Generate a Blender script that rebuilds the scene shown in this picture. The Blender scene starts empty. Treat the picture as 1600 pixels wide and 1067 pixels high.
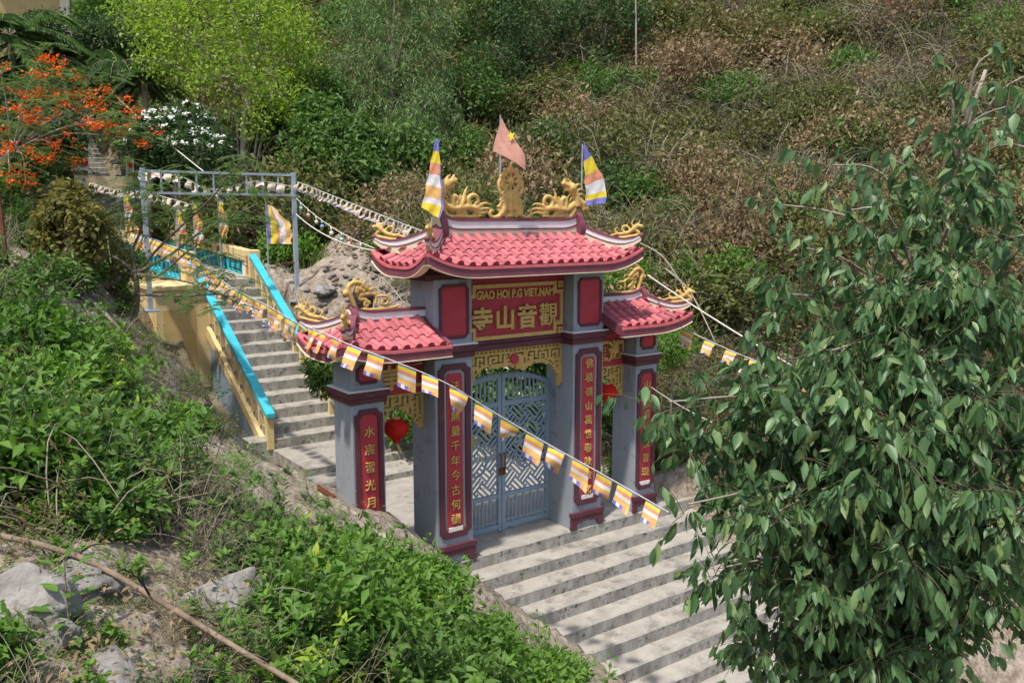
import bpy, math, random
import numpy as np
from mathutils import Vector, Matrix, Quaternion
# ------------------------------------------------------------------ camera, world, sun
SC = bpy.context.scene
COL = SC.collection
FPX = 1334.74; CAM = np.array([-5.9001, -9.961, 4.891]); YAW, PITCH = .6262, -.1435
_cy, _sy, _cp, _sp = math.cos(YAW), math.sin(YAW), math.cos(PITCH), math.sin(PITCH)
FWD = np.array([_sy*_cp, _cy*_cp, _sp]); RGT = np.array([_cy, -_sy, 0.]); UPV = np.cross(RGT, FWD)
cam = bpy.data.cameras.new('camera'); cam_o = bpy.data.objects.new('camera', cam); COL.objects.link(cam_o)
cam.sensor_width = 36; cam.lens = FPX*36/1600; cam.clip_start = .05; cam.clip_end = 2000
m = Matrix.Identity(4)
for i in range(3):
    m[i][0] = RGT[i]; m[i][1] = UPV[i]; m[i][2] = -FWD[i]; m[i][3] = CAM[i]
cam_o.matrix_world = m
SC.camera = cam_o
SUN = Vector((-.40, -.20, 1.)).normalized()
w = bpy.data.worlds.new('World'); SC.world = w; w.use_nodes = True
nt = w.node_tree; bg = nt.nodes['Background']
sky = nt.nodes.new('ShaderNodeTexSky'); sky.sky_type = 'NISHITA'; sky.sun_disc = False
sky.sun_elevation = math.asin(SUN.z); sky.sun_rotation = math.atan2(SUN.x, SUN.y)
sky.air_density = 1.0; sky.dust_density = 2.5; sky.ozone_density = 1.0
nt.links.new(sky.outputs[0], bg.inputs[0]); bg.inputs[1].default_value = .14
sl = bpy.data.lights.new('sun', 'SUN'); sl.energy = 3.3; sl.angle = math.radians(2.2); sl.color = (1, .95, .87)
so = bpy.data.objects.new('sun', sl); COL.objects.link(so); so.location = (0, 0, 30)
so.rotation_euler = (-SUN).to_track_quat('-Z', 'Y').to_euler()
SC.view_settings.view_transform = 'Standard'; SC.view_settings.look = 'None'
SC.view_settings.exposure = 0.64; SC.view_settings.gamma = 1.0
SC.render.engine = 'CYCLES'
SC.cycles.max_bounces = 7; SC.cycles.diffuse_bounces = 3; SC.cycles.glossy_bounces = 2
SC.cycles.transmission_bounces = 4; SC.cycles.transparent_max_bounces = 6
SC.cycles.use_denoising = True
SC.cycles.sample_clamp_indirect = 6

def P(u, v, D):
    """a place in the world D metres ahead along the sight line measured on the photo"""
    return CAM + (FWD + RGT*(u-800)/FPX - UPV*(v-533.5)/FPX)*D
def onz(u, v, z):
    d = P(u, v, 1.)-CAM; return CAM + d*(z-CAM[2])/d[2]
def ony(u, v, y):
    d = P(u, v, 1.)-CAM; return CAM + d*(y-CAM[1])/d[1]
def pix(p):
    q = np.asarray(p, float)-CAM; z = q@FWD
    return 800+FPX*(q@RGT)/z, 533.5-FPX*(q@UPV)/z, z

# ------------------------------------------------------------------ materials
MATS = {}
def srgb(r, g, b):
    f = lambda c: (c/255/12.92 if c/255 <= .04045 else ((c/255+.055)/1.055)**2.4)
    return (f(r), f(g), f(b))
def mat(name, c1, c2=None, scale=6., rough=.7, bump=.0, bscale=30., detail=5., spec=.3, metal=0., streak=None, coat=0., ramp=(.35, .68), dirt=None):
    """two-colour noise paint with relief; dirt=(colour, scale, threshold) adds stains of their own"""
    if name in MATS: return MATS[name]
    M = bpy.data.materials.new(name); M.use_nodes = True; N = M.node_tree.nodes; L = M.node_tree.links
    b = N['Principled BSDF']; b.inputs['Roughness'].default_value = rough; b.inputs['Metallic'].default_value = metal
    b.inputs['Specular IOR Level'].default_value = spec
    tc = N.new('ShaderNodeTexCoord'); vec = tc.outputs['Object']
    if streak:
        mp = N.new('ShaderNodeMapping'); mp.inputs['Scale'].default_value = streak; L.new(vec, mp.inputs[0]); vec2 = mp.outputs[0]
    else: vec2 = vec
    n = N.new('ShaderNodeTexNoise'); n.inputs['Scale'].default_value = scale; n.inputs['Detail'].default_value = detail; n.inputs['Roughness'].default_value = .65
    L.new(vec2, n.inputs['Vector'])
    r = N.new('ShaderNodeValToRGB'); c2 = c2 or tuple(x*.82 for x in c1)
    r.color_ramp.elements[0].position = ramp[0]; r.color_ramp.elements[1].position = ramp[1]
    r.color_ramp.elements[0].color = (*c2, 1); r.color_ramp.elements[1].color = (*c1, 1)
    L.new(n.outputs['Fac'], r.inputs[0]); out = r.outputs[0]
    if dirt:
        dc, ds, th = dirt
        n3 = N.new('ShaderNodeTexNoise'); n3.inputs['Scale'].default_value = ds; n3.inputs['Detail'].default_value = 8; n3.inputs['Roughness'].default_value = .7
        L.new(vec, n3.inputs['Vector'])
        r3 = N.new('ShaderNodeValToRGB'); r3.color_ramp.elements[0].position = th; r3.color_ramp.elements[1].position = min(.99, th+.14)
        L.new(n3.outputs['Fac'], r3.inputs[0])
        mx = N.new('ShaderNodeMixRGB'); L.new(r3.outputs[0], mx.inputs[0]); L.new(out, mx.inputs[1]); mx.inputs[2].default_value = (*dc, 1); out = mx.outputs[0]
    L.new(out, b.inputs['Base Color'])
    if bump:
        n2 = N.new('ShaderNodeTexNoise'); n2.inputs['Scale'].default_value = bscale; n2.inputs['Detail'].default_value = 6; L.new(vec, n2.inputs['Vector'])
        bp = N.new('ShaderNodeBump'); bp.inputs['Strength'].default_value = bump; bp.inputs['Distance'].default_value = .03
        L.new(n2.outputs['Fac'], bp.inputs['Height']); L.new(bp.outputs[0], b.inputs['Normal'])
    if name == 'pink red tile paint':      # every tile fired a little differently
        oi = N.new('ShaderNodeObjectInfo'); hv = N.new('ShaderNodeHueSaturation'); mr = N.new('ShaderNodeMapRange'); L.new(oi.outputs['Random'], mr.inputs[0]); mr.inputs[3].default_value = .78; mr.inputs[4].default_value = 1.12
        L.new(mr.outputs[0], hv.inputs['Value']); L.new(out, hv.inputs['Color']); L.new(hv.outputs[0], b.inputs['Base Color'])
    MATS[name] = M; return M
def leafmat(name, cols, trans=.3, rough=.55, tint=None, spec=.25):
    """leaf: colour differs from leaf to leaf; light comes through from behind"""
    if name in MATS: return MATS[name]
    M = bpy.data.materials.new(name); M.use_nodes = True; N = M.node_tree.nodes; L = M.node_tree.links
    b = N['Principled BSDF']; b.inputs['Roughness'].default_value = rough; b.inputs['Specular IOR Level'].default_value = spec
    g = N.new('ShaderNodeNewGeometry'); oi = N.new('ShaderNodeObjectInfo')
    a = N.new('ShaderNodeMath'); a.operation = 'MULTIPLY_ADD'; L.new(oi.outputs['Random'], a.inputs[0]); a.inputs[1].default_value = .35
    a2 = N.new('ShaderNodeMath'); a2.operation = 'MULTIPLY'; L.new(g.outputs['Random Per Island'], a2.inputs[0]); a2.inputs[1].default_value = .65
    L.new(a2.outputs[0], a.inputs[2])
    r = N.new('ShaderNodeValToRGB'); e = r.color_ramp.elements
    while len(e) < len(cols): e.new(.5)
    for k, c in enumerate(cols): e[k].position = k/(len(cols)-1) if len(cols) > 1 else 0; e[k].color = (*c, 1)
    L.new(a.outputs[0], r.inputs[0]); L.new(r.outputs[0], b.inputs['Base Color'])
    t = N.new('ShaderNodeBsdfTranslucent')
    hs = N.new('ShaderNodeHueSaturation'); hs.inputs['Value'].default_value = 1.5; hs.inputs['Saturation'].default_value = 1.1
    L.new(r.outputs[0], hs.inputs['Color']); L.new(hs.outputs[0], t.inputs[0])
    mx = N.new('ShaderNodeMixShader'); mx.inputs[0].default_value = trans
    L.new(b.outputs[0], mx.inputs[1]); L.new(t.outputs[0], mx.inputs[2]); L.new(mx.outputs[0], N['Material Output'].inputs[0])
    MATS[name] = M; return M
def cloth(name, c, trans=.35):
    if name in MATS: return MATS[name]
    M = bpy.data.materials.new(name); M.use_nodes = True; N = M.node_tree.nodes; L = M.node_tree.links
    b = N['Principled BSDF']; b.inputs['Roughness'].default_value = .8; b.inputs['Specular IOR Level'].default_value = .15
    tc = N.new('ShaderNodeTexCoord'); n = N.new('ShaderNodeTexNoise'); n.inputs['Scale'].default_value = 9; n.inputs['Detail'].default_value = 4
    L.new(tc.outputs['Object'], n.inputs['Vector'])
    r = N.new('ShaderNodeValToRGB'); r.color_ramp.elements[0].color = (*[x*.78 for x in c], 1); r.color_ramp.elements[1].color = (*c, 1)
    r.color_ramp.elements[0].position = .3; r.color_ramp.elements[1].position = .6
    L.new(n.outputs['Fac'], r.inputs[0]); L.new(r.outputs[0], b.inputs['Base Color'])
    t = N.new('ShaderNodeBsdfTranslucent'); L.new(r.outputs[0], t.inputs[0])
    mx = N.new('ShaderNodeMixShader'); mx.inputs[0].default_value = trans
    L.new(b.outputs[0], mx.inputs[1]); L.new(t.outputs[0], mx.inputs[2]); L.new(mx.outputs[0], N['Material Output'].inputs[0])
    MATS[name] = M; return M

GREY = mat('blue grey paint', (.30, .33, .365), (.25, .278, .305), 3, .6, .05, 60, streak=(1, 1, .3), dirt=((.15, .16, .165), 3.2, .54))
MAROON = mat('maroon paint', (.115, .035, .048), (.085, .028, .038), 5, .6, .06, 50, streak=(1, 1, .3), dirt=((.17, .085, .09), 4, .60))
RED = mat('red panel paint', (.43, .042, .058), (.36, .034, .048), 4, .5, .03, 40)
GOLD = mat('ochre gold paint', (.60, .41, .13), (.47, .30, .08), 9, .5, .14, 48, spec=.45, dirt=((.30, .19, .05), 14, .62))
TILE = mat('pink red tile paint', (.49, .145, .16), (.39, .105, .12), 5, .75, .15, 70, dirt=((.25, .085, .09), 3.4, .57))
TILEEND = mat('dark red tile end', (.30, .05, .065), (.24, .04, .05), 6, .6, .05)
FASCIA = mat('purple maroon fascia', (.20, .062, .082), (.15, .045, .06), 4, .55, .04, 40, dirt=((.09, .04, .05), 5, .64))
PINKEDGE = mat('pink eave edge', (.62, .16, .17), (.50, .11, .12), 6, .6)
CREAM = mat('cream plaster', (.68, .60, .43), (.58, .50, .34), 4, .7, .06, 50, dirt=((.36, .31, .22), 5, .64))
WHITE = mat('white paint', (.74, .73, .72), (.62, .61, .60), 5, .6, .03, dirt=((.42, .38, .36), 6, .66))
IRON = mat('grey blue iron', (.23, .31, .38), (.19, .26, .32), 8, .42, .03, 40, spec=.5)
CONC = mat('worn concrete', (.36, .335, .295), (.27, .25, .215), 3.5, .88, .3, 45, dirt=((.17, .155, .13), 2.4, .53))
CONCR = mat('stained concrete riser', (.42, .40, .35), (.22, .205, .175), 5, .9, .3, 40, streak=(1, 1, .35), dirt=((.065, .06, .052), 9, .53))
YELLOW = mat('yellow plaster', (.70, .54, .27), (.60, .45, .21), 3, .75, .06, 40, dirt=((.40, .28, .12), 3.5, .66))
TURQ = mat('turquoise paint', (.05, .47, .55), (.04, .38, .46), 4, .6, .05, dirt=((.12, .30, .33), 5, .62))
TEAL = mat('teal baluster paint', (.015, .30, .36), (.01, .22, .27), 6, .5, .03)
BLUEWALL = mat('pale blue grey wall', (.27, .34, .41), (.20, .255, .30), 3, .8, .1, 30, dirt=((.12, .13, .12), 2.5, .6))
STEEL = mat('pale grey steel paint', (.36, .41, .46), (.28, .32, .36), 6, .45, .03)
ROPE = mat('white rope', (.70, .67, .60), (.5, .47, .42), 40, .8)
BARK = mat('grey brown bark', (.24, .19, .145), (.12, .095, .07), 7, .9, .6, 18, streak=(1, 1, .25))
BARKL = mat('pale bark', (.36, .31, .25), (.22, .185, .15), 7, .9, .5, 18, streak=(1, 1, .25))
DEADW = mat('dead wood', (.25, .185, .13), (.13, .095, .065), 9, .9, .5, 24)
DARKW = mat('dark stump wood', (.07, .05, .042), (.035, .026, .022), 10, .9, .6, 20, streak=(1, 1, .2))
RUST = mat('rusty iron', (.22, .085, .04), (.12, .045, .025), 14, .85, .3, 50)
ROCK = mat('pale granite', (.31, .29, .265), (.15, .138, .125), 5, .92, 1., 14, dirt=((.11, .10, .09), 3, .58))
LANTERN = cloth('red lantern cloth', (.72, .03, .02), .25)
PLATE = mat('white plate', (.72, .70, .66), (.6, .58, .55), 20, .5)
REDLOTUS = mat('red lotus paint', (.62, .03, .03), (.5, .02, .02), 8, .5)
BUILDY = mat('old yellow house wall', (.52, .37, .16), (.42, .3, .13), 2, .8, .1, 20)
GREYROOF = mat('grey stone roof', (.22, .22, .22), (.13, .13, .13), 4, .85, .3, 20)
# ------------------------------------------------------------------ mesh helpers
class MB:
    def __init__(s): s.v = []; s.f = []; s.m = []
    def quad(s, a, b, c, d, mi=0):
        n = len(s.v); s.v += [tuple(a), tuple(b), tuple(c), tuple(d)]; s.f.append((n, n+1, n+2, n+3)); s.m.append(mi)
    def hexa(s, p, mi=0):
        """eight corners: bottom four then top four"""
        n = len(s.v); s.v += [tuple(q) for q in p]
        for f in ((3, 2, 1, 0), (4, 5, 6, 7), (0, 1, 5, 4), (1, 2, 6, 5), (2, 3, 7, 6), (3, 0, 4, 7)):
            s.f.append(tuple(n+i for i in f)); s.m.append(mi)
    def box(s, x0, x1, y0, y1, z0, z1, mi=0):
        s.hexa([(x0, y0, z0), (x1, y0, z0), (x1, y1, z0), (x0, y1, z0), (x0, y0, z1), (x1, y0, z1), (x1, y1, z1), (x0, y1, z1)], mi)
    def prism(s, poly, fn, d0, d1, mi=0):
        """outline poly [(a,b)] counter-clockwise, fn(a,b,d) -> point, from depth d0 to d1"""
        n = len(s.v); k = len(poly)
        s.v += [tuple(fn(a, b, d0)) for a, b in poly]+[tuple(fn(a, b, d1)) for a, b in poly]
        s.f.append(tuple(range(n, n+k))); s.m.append(mi); s.f.append(tuple(reversed(range(n+k, n+2*k)))); s.m.append(mi)
        for i in range(k):
            j = (i+1) % k; s.f.append((n+j, n+i, n+k+i, n+k+j)); s.m.append(mi)
    def ring(s, po, pi, fn, d0, d1, mi=0):
        """frame between two outlines with the same number of corners"""
        n = len(s.v); k = len(po)
        for pl, d in ((po, d0), (pi, d0), (pi, d1), (po, d1)): s.v += [tuple(fn(a, b, d)) for a, b in pl]
        for i in range(k):
            j = (i+1) % k
            for a in range(4):
                b = (a+1) % 4
                s.f.append((n+a*k+i, n+a*k+j, n+b*k+j, n+b*k+i)); s.m.append(mi)
    def tube(s, pts, rad, n=6, mi=0, cap=True, flat=1.):
        pts = [Vector(p) for p in pts]; rad = rad if hasattr(rad, '__len__') else [rad]*len(pts)
        b0 = len(s.v); prev = None
        for i, p in enumerate(pts):
            t = (pts[min(i+1, len(pts)-1)]-pts[max(i-1, 0)])
            t = t.normalized() if t.length > 1e-9 else Vector((0, 0, 1))
            if prev is None: a = t.orthogonal().normalized()
            else:
                a = prev-t*prev.dot(t); a = a.normalized() if a.length > 1e-6 else t.orthogonal().normalized()
            prev = a; b = t.cross(a)
            for k in range(n):
                an = 2*math.pi*k/n; q = p+(a*math.cos(an)+b*math.sin(an)*flat)*rad[i]; s.v.append((q.x, q.y, q.z))
        for i in range(len(pts)-1):
            for k in range(n):
                k2 = (k+1) % n; s.f.append((b0+i*n+k, b0+i*n+k2, b0+(i+1)*n+k2, b0+(i+1)*n+k)); s.m.append(mi)
        if cap:
            s.f.append(tuple(reversed(range(b0, b0+n)))); s.m.append(mi)
            e = b0+(len(pts)-1)*n; s.f.append(tuple(range(e, e+n))); s.m.append(mi)
    def ball(s, c, r, nu=10, nv=7, mi=0):
        rx, ry, rz = r if hasattr(r, '__len__') else (r, r, r); b = len(s.v)
        for j in range(nv+1):
            th = math.pi*j/nv
            for i in range(nu):
                ph = 2*math.pi*i/nu
                s.v.append((c[0]+rx*math.sin(th)*math.cos(ph), c[1]+ry*math.sin(th)*math.sin(ph), c[2]+rz*math.cos(th)))
        for j in range(nv):
            for i in range(nu):
                i2 = (i+1) % nu; s.f.append((b+j*nu+i, b+(j+1)*nu+i, b+(j+1)*nu+i2, b+j*nu+i2)); s.m.append(mi)
    def sweep(s, path, hw, z0, z1, mi=0):
        """upright strip: half width hw, from z0 to z1 above each path point (hw, z0, z1 may be lists)"""
        n = len(path); g = lambda q, i: q[i] if hasattr(q, '__len__') else q
        b = len(s.v)
        for i in range(n):
            a = Vector(path[max(i-1, 0)]); c = Vector(path[min(i+1, n-1)]); t = c-a; t.z = 0; t.normalize(); q = Vector((-t.y, t.x, 0)); p = Vector(path[i])
            h = g(hw, i)
            for sg, zz in ((-1, g(z0, i)), (1, g(z0, i)), (1, g(z1, i)), (-1, g(z1, i))):
                r = p+q*h*sg; s.v.append((r.x, r.y, r.z+zz))
        for i in range(n-1):
            for k in range(4):
                k2 = (k+1) % 4; s.f.append((b+i*4+k, b+i*4+k2, b+(i+1)*4+k2, b+(i+1)*4+k)); s.m.append(mi)
        s.f.append((b+3, b+2, b+1, b)); s.m.append(mi)
        e = b+(n-1)*4; s.f.append((e, e+1, e+2, e+3)); s.m.append(mi)
    def mesh(s, name, mats, smooth=False):
        me = bpy.data.meshes.new(name); me.from_pydata(s.v, [], s.f)
        for q in (mats if isinstance(mats, (list, tuple)) else [mats]): me.materials.append(q)
        me.polygons.foreach_set('material_index', s.m)
        if smooth: me.polygons.foreach_set('use_smooth', [True]*len(me.polygons))
        me.update(); return me
WT = {}
def link(name, me, parent=None, loc=None):
    """without loc the geometry is in world metres; with loc it is local to the parent"""
    o = bpy.data.objects.new(name, me); COL.objects.link(o)
    t = WT.get(parent.name, Vector((0, 0, 0))) if parent is not None else Vector((0, 0, 0))
    if parent is not None: o.parent = parent
    if loc is not None: o.location = loc; WT[o.name] = t+Vector(loc)
    else:
        if parent is not None: o.matrix_parent_inverse = Matrix.Translation(-t)
        WT[o.name] = Vector((0, 0, 0))
    return o
def obj(name, mb, mats, parent=None, smooth=False, bevel=0., loc=None):
    o = link(name, mb.mesh(name, mats, smooth), parent, loc)
    if bevel:
        b = o.modifiers.new('edge', 'BEVEL'); b.width = bevel; b.segments = 2; b.limit_method = 'ANGLE'
    return o
def tag(o, label, cat, group=None, kind=None):
    o['label'] = label; o['category'] = cat
    if group: o['group'] = group
    if kind: o['kind'] = kind
    return o
def thing(name, label, cat, loc=(0, 0, 0), group=None):
    o = bpy.data.objects.new(name, None); o.empty_display_size = .2; COL.objects.link(o); o.location = loc; WT[o.name] = Vector(loc)
    return tag(o, label, cat, group)
def structure(o, label=None):
    o['kind'] = 'structure'
    if label: o['label'] = label
    return o
def fast_mesh(name, V, F, mats, mi=None, smooth=False):
    """V (n,3), F list of equal-size index arrays"""
    me = bpy.data.meshes.new(name); V = np.asarray(V, np.float32); F = np.asarray(F, np.int32); k = F.shape[1]
    me.vertices.add(len(V)); me.vertices.foreach_set('co', V.ravel())
    me.loops.add(F.size); me.loops.foreach_set('vertex_index', F.ravel())
    me.polygons.add(len(F)); me.polygons.foreach_set('loop_start', np.arange(0, F.size, k, dtype=np.int32))
    for q in (mats if isinstance(mats, (list, tuple)) else [mats]): me.materials.append(q)
    if mi is not None: me.polygons.foreach_set('material_index', np.asarray(mi, np.int32))
    if smooth: me.polygons.foreach_set('use_smooth', np.ones(len(F), bool))
    me.update(calc_edges=True); me.validate(); return me
def copy_tree(o, parent=None):
    c = o.copy(); COL.objects.link(c)
    if parent is not None: c.parent = parent
    for ch in list(o.children): copy_tree(ch, c)
    return c
# value noise -----------------------------------------------------------------
_rg = np.random.RandomState(5); _perm = _rg.rand(256, 256)
def vnoise(x, y):
    x = np.asarray(x, float); y = np.asarray(y, float)
    xi = np.floor(x).astype(int); yi = np.floor(y).astype(int); fx = x-xi; fy = y-yi
    fx = fx*fx*(3-2*fx); fy = fy*fy*(3-2*fy)
    g = lambda a, b: _perm[a & 255, b & 255]
    return (g(xi, yi)*(1-fx)+g(xi+1, yi)*fx)*(1-fy)+(g(xi, yi+1)*(1-fx)+g(xi+1, yi+1)*fx)*fy
def fbm(x, y, o=4):
    s = 0; a = 1; t = 0
    for k in range(o): s = s+a*(vnoise(x*2**k+17*k, y*2**k-9*k)-.5); t += a; a *= .5
    return s/t
# ------------------------------------------------------------------ terrain
STX, STY, STZ, STT, STH, STK = -.06, 6.39, .50, .383, .2224, 13      # rear stair: left edge, foot, tread, riser, count
STR = 1.47
FT, FH, FN = .342, .198, 13                                           # front steps
cps = [P(*q) for q in [
 (0, 1067, 3.6), (300, 1067, 4.3), (600, 1067, 5.9), (820, 1067, 8.6), (0, 900, 4.6), (250, 890, 5.4), (450, 920, 6.6), (650, 950, 8.8),
 (100, 760, 6.6), (0, 620, 8.2), (280, 720, 8.8), (450, 810, 9.6), (150, 560, 10.6), (0, 430, 12), (70, 430, 12.8), (140, 440, 13.2), (175, 470, 13.6), (215, 520, 13.8), (285, 565, 13.4),
 (308, 630, 12.8), (312, 695, 12.4), (180, 650, 9.4), (60, 700, 7.5), (560, 800, 11.1), (510, 775, 11.6), (440, 730, 13.2), (380, 700, 14), (-300, 900, 4.5), (-400, 500, 10), (-200, 380, 16), (30, 320, 16), (110, 340, 17),
 # behind the gate and the far slope
 (500, 420, 21), (480, 480, 19.4), (560, 450, 20), (620, 480, 19), (430, 430, 20.5), (560, 350, 25), (800, 345, 25), (850, 420, 22), (1000, 500, 20), (1060, 640, 17), (1070, 720, 15.2), (1200, 600, 18), (1400, 420, 21), (1000, 350, 26),
 (1300, 200, 31), (1000, 0, 46), (1600, 0, 38), (1600, 300, 24), (600, 0, 52), (600, 250, 32), (450, 260, 30), (300, 250, 31), (180, 205, 34), (150, 0, 52), (-200, 100, 40), (-300, 250, 26), (2000, 300, 22), (2100, 0, 38), (800, -200, 66), (1500, -250, 60), (200, -200, 70),
 (1500, 1040, 12.5), (1750, 900, 12)]]
cps += [(.19, .02, .05), (.33, -.37, -.13), (.53, -.67, -.3), (.77, -.97, -.5), (.98, -1.33, -.7), (1.19, -1.73, -.9), (1.5, -2.4, -1.25), (1.9, -3.2, -1.7),
 (-.9, -.25, 1.05), (-1.6, -.2, 1.45), (-.35, -.3, .7), (-.8, .9, 1.0), (-.6, 2.2, .65), (-.5, 4.0, .35), (-.7, 6.4, .4), (-.75, 8, .9), (-.8, 9.5, 1.6), (-.7, 14, 2.6), (-.7, 19, 3.4),
 (2, 3, -.3), (4, 2, -.3), (2.5, 6.2, .4), (2.1, 8, 1.6), (2.2, 10, 2.9), (2.2, 14, 3.7), (2.0, 19, 4.1), (.6, 22, 4.3), (4.6, 5, .5), (5.9, 1.5, -.15), (6, -1.5, -1.1), (6.2, -4, -2.2), (3, -6, -2.9), (0, -8, -.9), (4, -12, -3.4), (-3, -12, 1.2), (-6, -13, 3.0), (-10, -10, 5.2), (-11, 0, 5.4), (-14, 12, 7.5), (9, -7, -2.4), (14, -6, 0), (20, -4, 4), (30, -5, 11)]
cps = np.array(cps)
def _tps(r2): return np.where(r2 > 1e-9, .5*r2*np.log(np.maximum(r2, 1e-9)), 0)
_n = len(cps); _d2 = ((cps[:, None, :2]-cps[None, :, :2])**2).sum(-1)
_A = np.zeros((_n+3, _n+3)); _A[:_n, :_n] = _tps(_d2)+np.eye(_n)*.35; _A[:_n, _n] = 1; _A[:_n, _n+1:] = cps[:, :2]; _A[_n:, :_n] = _A[:_n, _n:].T
_w = np.linalg.solve(_A, np.r_[cps[:, 2], 0, 0, 0])
def sstep(a, b, x): t = np.clip((x-a)/(b-a), 0, 1); return t*t*(3-2*t)
def H(x, y, noise=True):
    x = np.atleast_1d(np.asarray(x, float)); y = np.atleast_1d(np.asarray(y, float)); sh = x.shape; x = x.ravel(); y = y.ravel()
    z = np.zeros_like(x)
    for s in range(0, len(x), 20000):
        xx, yy = x[s:s+20000], y[s:s+20000]
        z[s:s+20000] = _tps((xx[:, None]-cps[None, :, 0])**2+(yy[:, None]-cps[None, :, 1])**2)@_w[:_n]+_w[_n]+_w[_n+1]*xx+_w[_n+2]*yy
    if noise:
        far = sstep(14, 30, np.hypot(x+5.9, y+10))
        z = z+fbm(x*.7, y*.7)*(.25+1.7*far)+fbm(x*2.6+40, y*2.6)*.20+fbm(x*7, y*7+11, 4)*.11
    # keep the ground clear of what is built
    def cut(mask, zmax, z):
        return z+(np.minimum(z, zmax)-z)*mask
    e = .12
    xl = np.where(y < 0, .19-.58*y, .0)
    k = sstep(0, e, x-xl)*sstep(5.35, 5.15, x)*sstep(.10, 0, y)*sstep(-FT*FN-.2, -FT*FN, y)
    z = cut(k, y/FT*FH-FH-.12, z)
    k = sstep(-.35, -.22, x)*sstep(4.9, 4.6, x)*sstep(-.12, 0.0, y)*sstep(6.6, 6.3, y); z = cut(k, -.12, z)
    k = sstep(STX-.62, STX-.42, x)*sstep(STR+.35, STR+.15, x)*sstep(5.6, 5.9, y)*sstep(11.6, 11.4, y); z = cut(k, np.clip((y-STY)/STT*STH, 0, 9)*.45-.05, z)
    k = sstep(STX-.5, STX-.25, x)*sstep(STR+.4, STR+.2, x)*sstep(11.2, 11.4, y)*sstep(24.5, 21.5, y); z = cut(k, 3.1+(y-11.3)*.06, z)
    k = sstep(-1.5, -1.0, x)*sstep(1.9, 1.3, x)*sstep(20.8, 21.2, y)*sstep(35.5, 33.5, y); z = cut(k, 3.55+(y-21)*.555, z)
    return z.reshape(sh)
def h1(x, y): return float(H(x, y)[0])
# ------------------------------------------------------------------ ground sheet
def axis(segs):
    out = []
    for a, b, st in segs: out += list(np.arange(a, b, st))
    return np.array(out+[segs[-1][1]])
gx = axis([(-40, -12, 1.2), (-12, 7, .085), (7, 30, .45), (30, 90, 1.6)])
gy = axis([(-26, -13, 1.0), (-13, 12, .085), (12, 40, .45), (40, 120, 1.8)])
GX, GY = np.meshgrid(gx, gy, indexing='ij'); GZ = H(GX, GY)
ii = np.arange(len(gx)*len(gy)).reshape(len(gx), len(gy))
F = np.stack([ii[:-1, :-1], ii[1:, :-1], ii[1:, 1:], ii[:-1, 1:]], -1).reshape(-1, 4)
def soilmat():
    M = bpy.data.materials.new('dry gravelly soil'); M.use_nodes = True; N = M.node_tree.nodes; L = M.node_tree.links
    b = N['Principled BSDF']; b.inputs['Roughness'].default_value = .95; b.inputs['Specular IOR Level'].default_value = .1
    tc = N.new('ShaderNodeTexCoord')
    def noise(sc, det=6, ro=.6):
        n = N.new('ShaderNodeTexNoise'); n.inputs['Scale'].default_value = sc; n.inputs['Detail'].default_value = det; n.inputs['Roughness'].default_value = ro
        L.new(tc.outputs['Object'], n.inputs['Vector']); return n.outputs['Fac']
    def ramp(f, cs):
        r = N.new('ShaderNodeValToRGB'); e = r.color_ramp.elements
        while len(e) < len(cs): e.new(.5)
        for k, (p, c) in enumerate(cs): e[k].position = p; e[k].color = (*c, 1)
        L.new(f, r.inputs[0]); return r.outputs[0]
    c1 = ramp(noise(5, 9, .75), [(.30, (.11, .09, .066)), (.45, (.225, .185, .145)), (.6, (.34, .29, .235)), (.75, (.44, .39, .33))])
    c2 = ramp(noise(3, 7, .7), [(.3, (.07, .058, .035)), (.5, (.14, .115, .068)), (.7, (.24, .195, .125))])   # leaf mould on the wooded slope
    sx = N.new('ShaderNodeSeparateXYZ'); L.new(tc.outputs['Object'], sx.inputs[0])
    at_ = N.new('ShaderNodeAttribute'); at_.attribute_name = 'litter'
    mx = N.new('ShaderNodeMixRGB'); L.new(at_.outputs['Fac'], mx.inputs[0]); L.new(c1, mx.inputs[1]); L.new(c2, mx.inputs[2])
    vo = N.new('ShaderNodeTexVoronoi'); vo.inputs['Scale'].default_value = 13; L.new(tc.outputs['Object'], vo.inputs['Vector'])
    L.new(mx.outputs[0], b.inputs['Base Color'])
    a = N.new('ShaderNodeMath'); a.operation = 'MULTIPLY_ADD'; L.new(noise(11, 9, .62), a.inputs[0]); a.inputs[1].default_value = 1.6; L.new(vo.outputs['Distance'], a.inputs[2])
    bp = N.new('ShaderNodeBump'); bp.inputs['Strength'].default_value = .55; bp.inputs['Distance'].default_value = .05
    L.new(a.outputs[0], bp.inputs['Height']); L.new(bp.outputs[0], b.inputs['Normal'])
    return M
SOIL = soilmat()
me = fast_mesh('ground', np.stack([GX, GY, GZ], -1).reshape(-1, 3), F, SOIL, smooth=True)
lit = sstep(15, 22, np.hypot(GX+5.9, GY+10)+fbm(GX*.3, GY*.3)*6)
bare = np.exp(-(((GX-3.6)/2.6)**2+((GY-11.2)/3.2)**2))               # raw earth cut beside the upper stair
lit = np.clip(lit-1.6*bare, 0, 1)*(.55+.45*sstep(-.1, .15, fbm(GX*.5+9, GY*.5)))
at_ = me.attributes.new('litter', 'FLOAT', 'POINT'); at_.data.foreach_set('value', lit.ravel().astype(np.float32))
structure(link('hillside_ground', me), 'pale gravelly soil bank rising to a scrub covered hillside')

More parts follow.
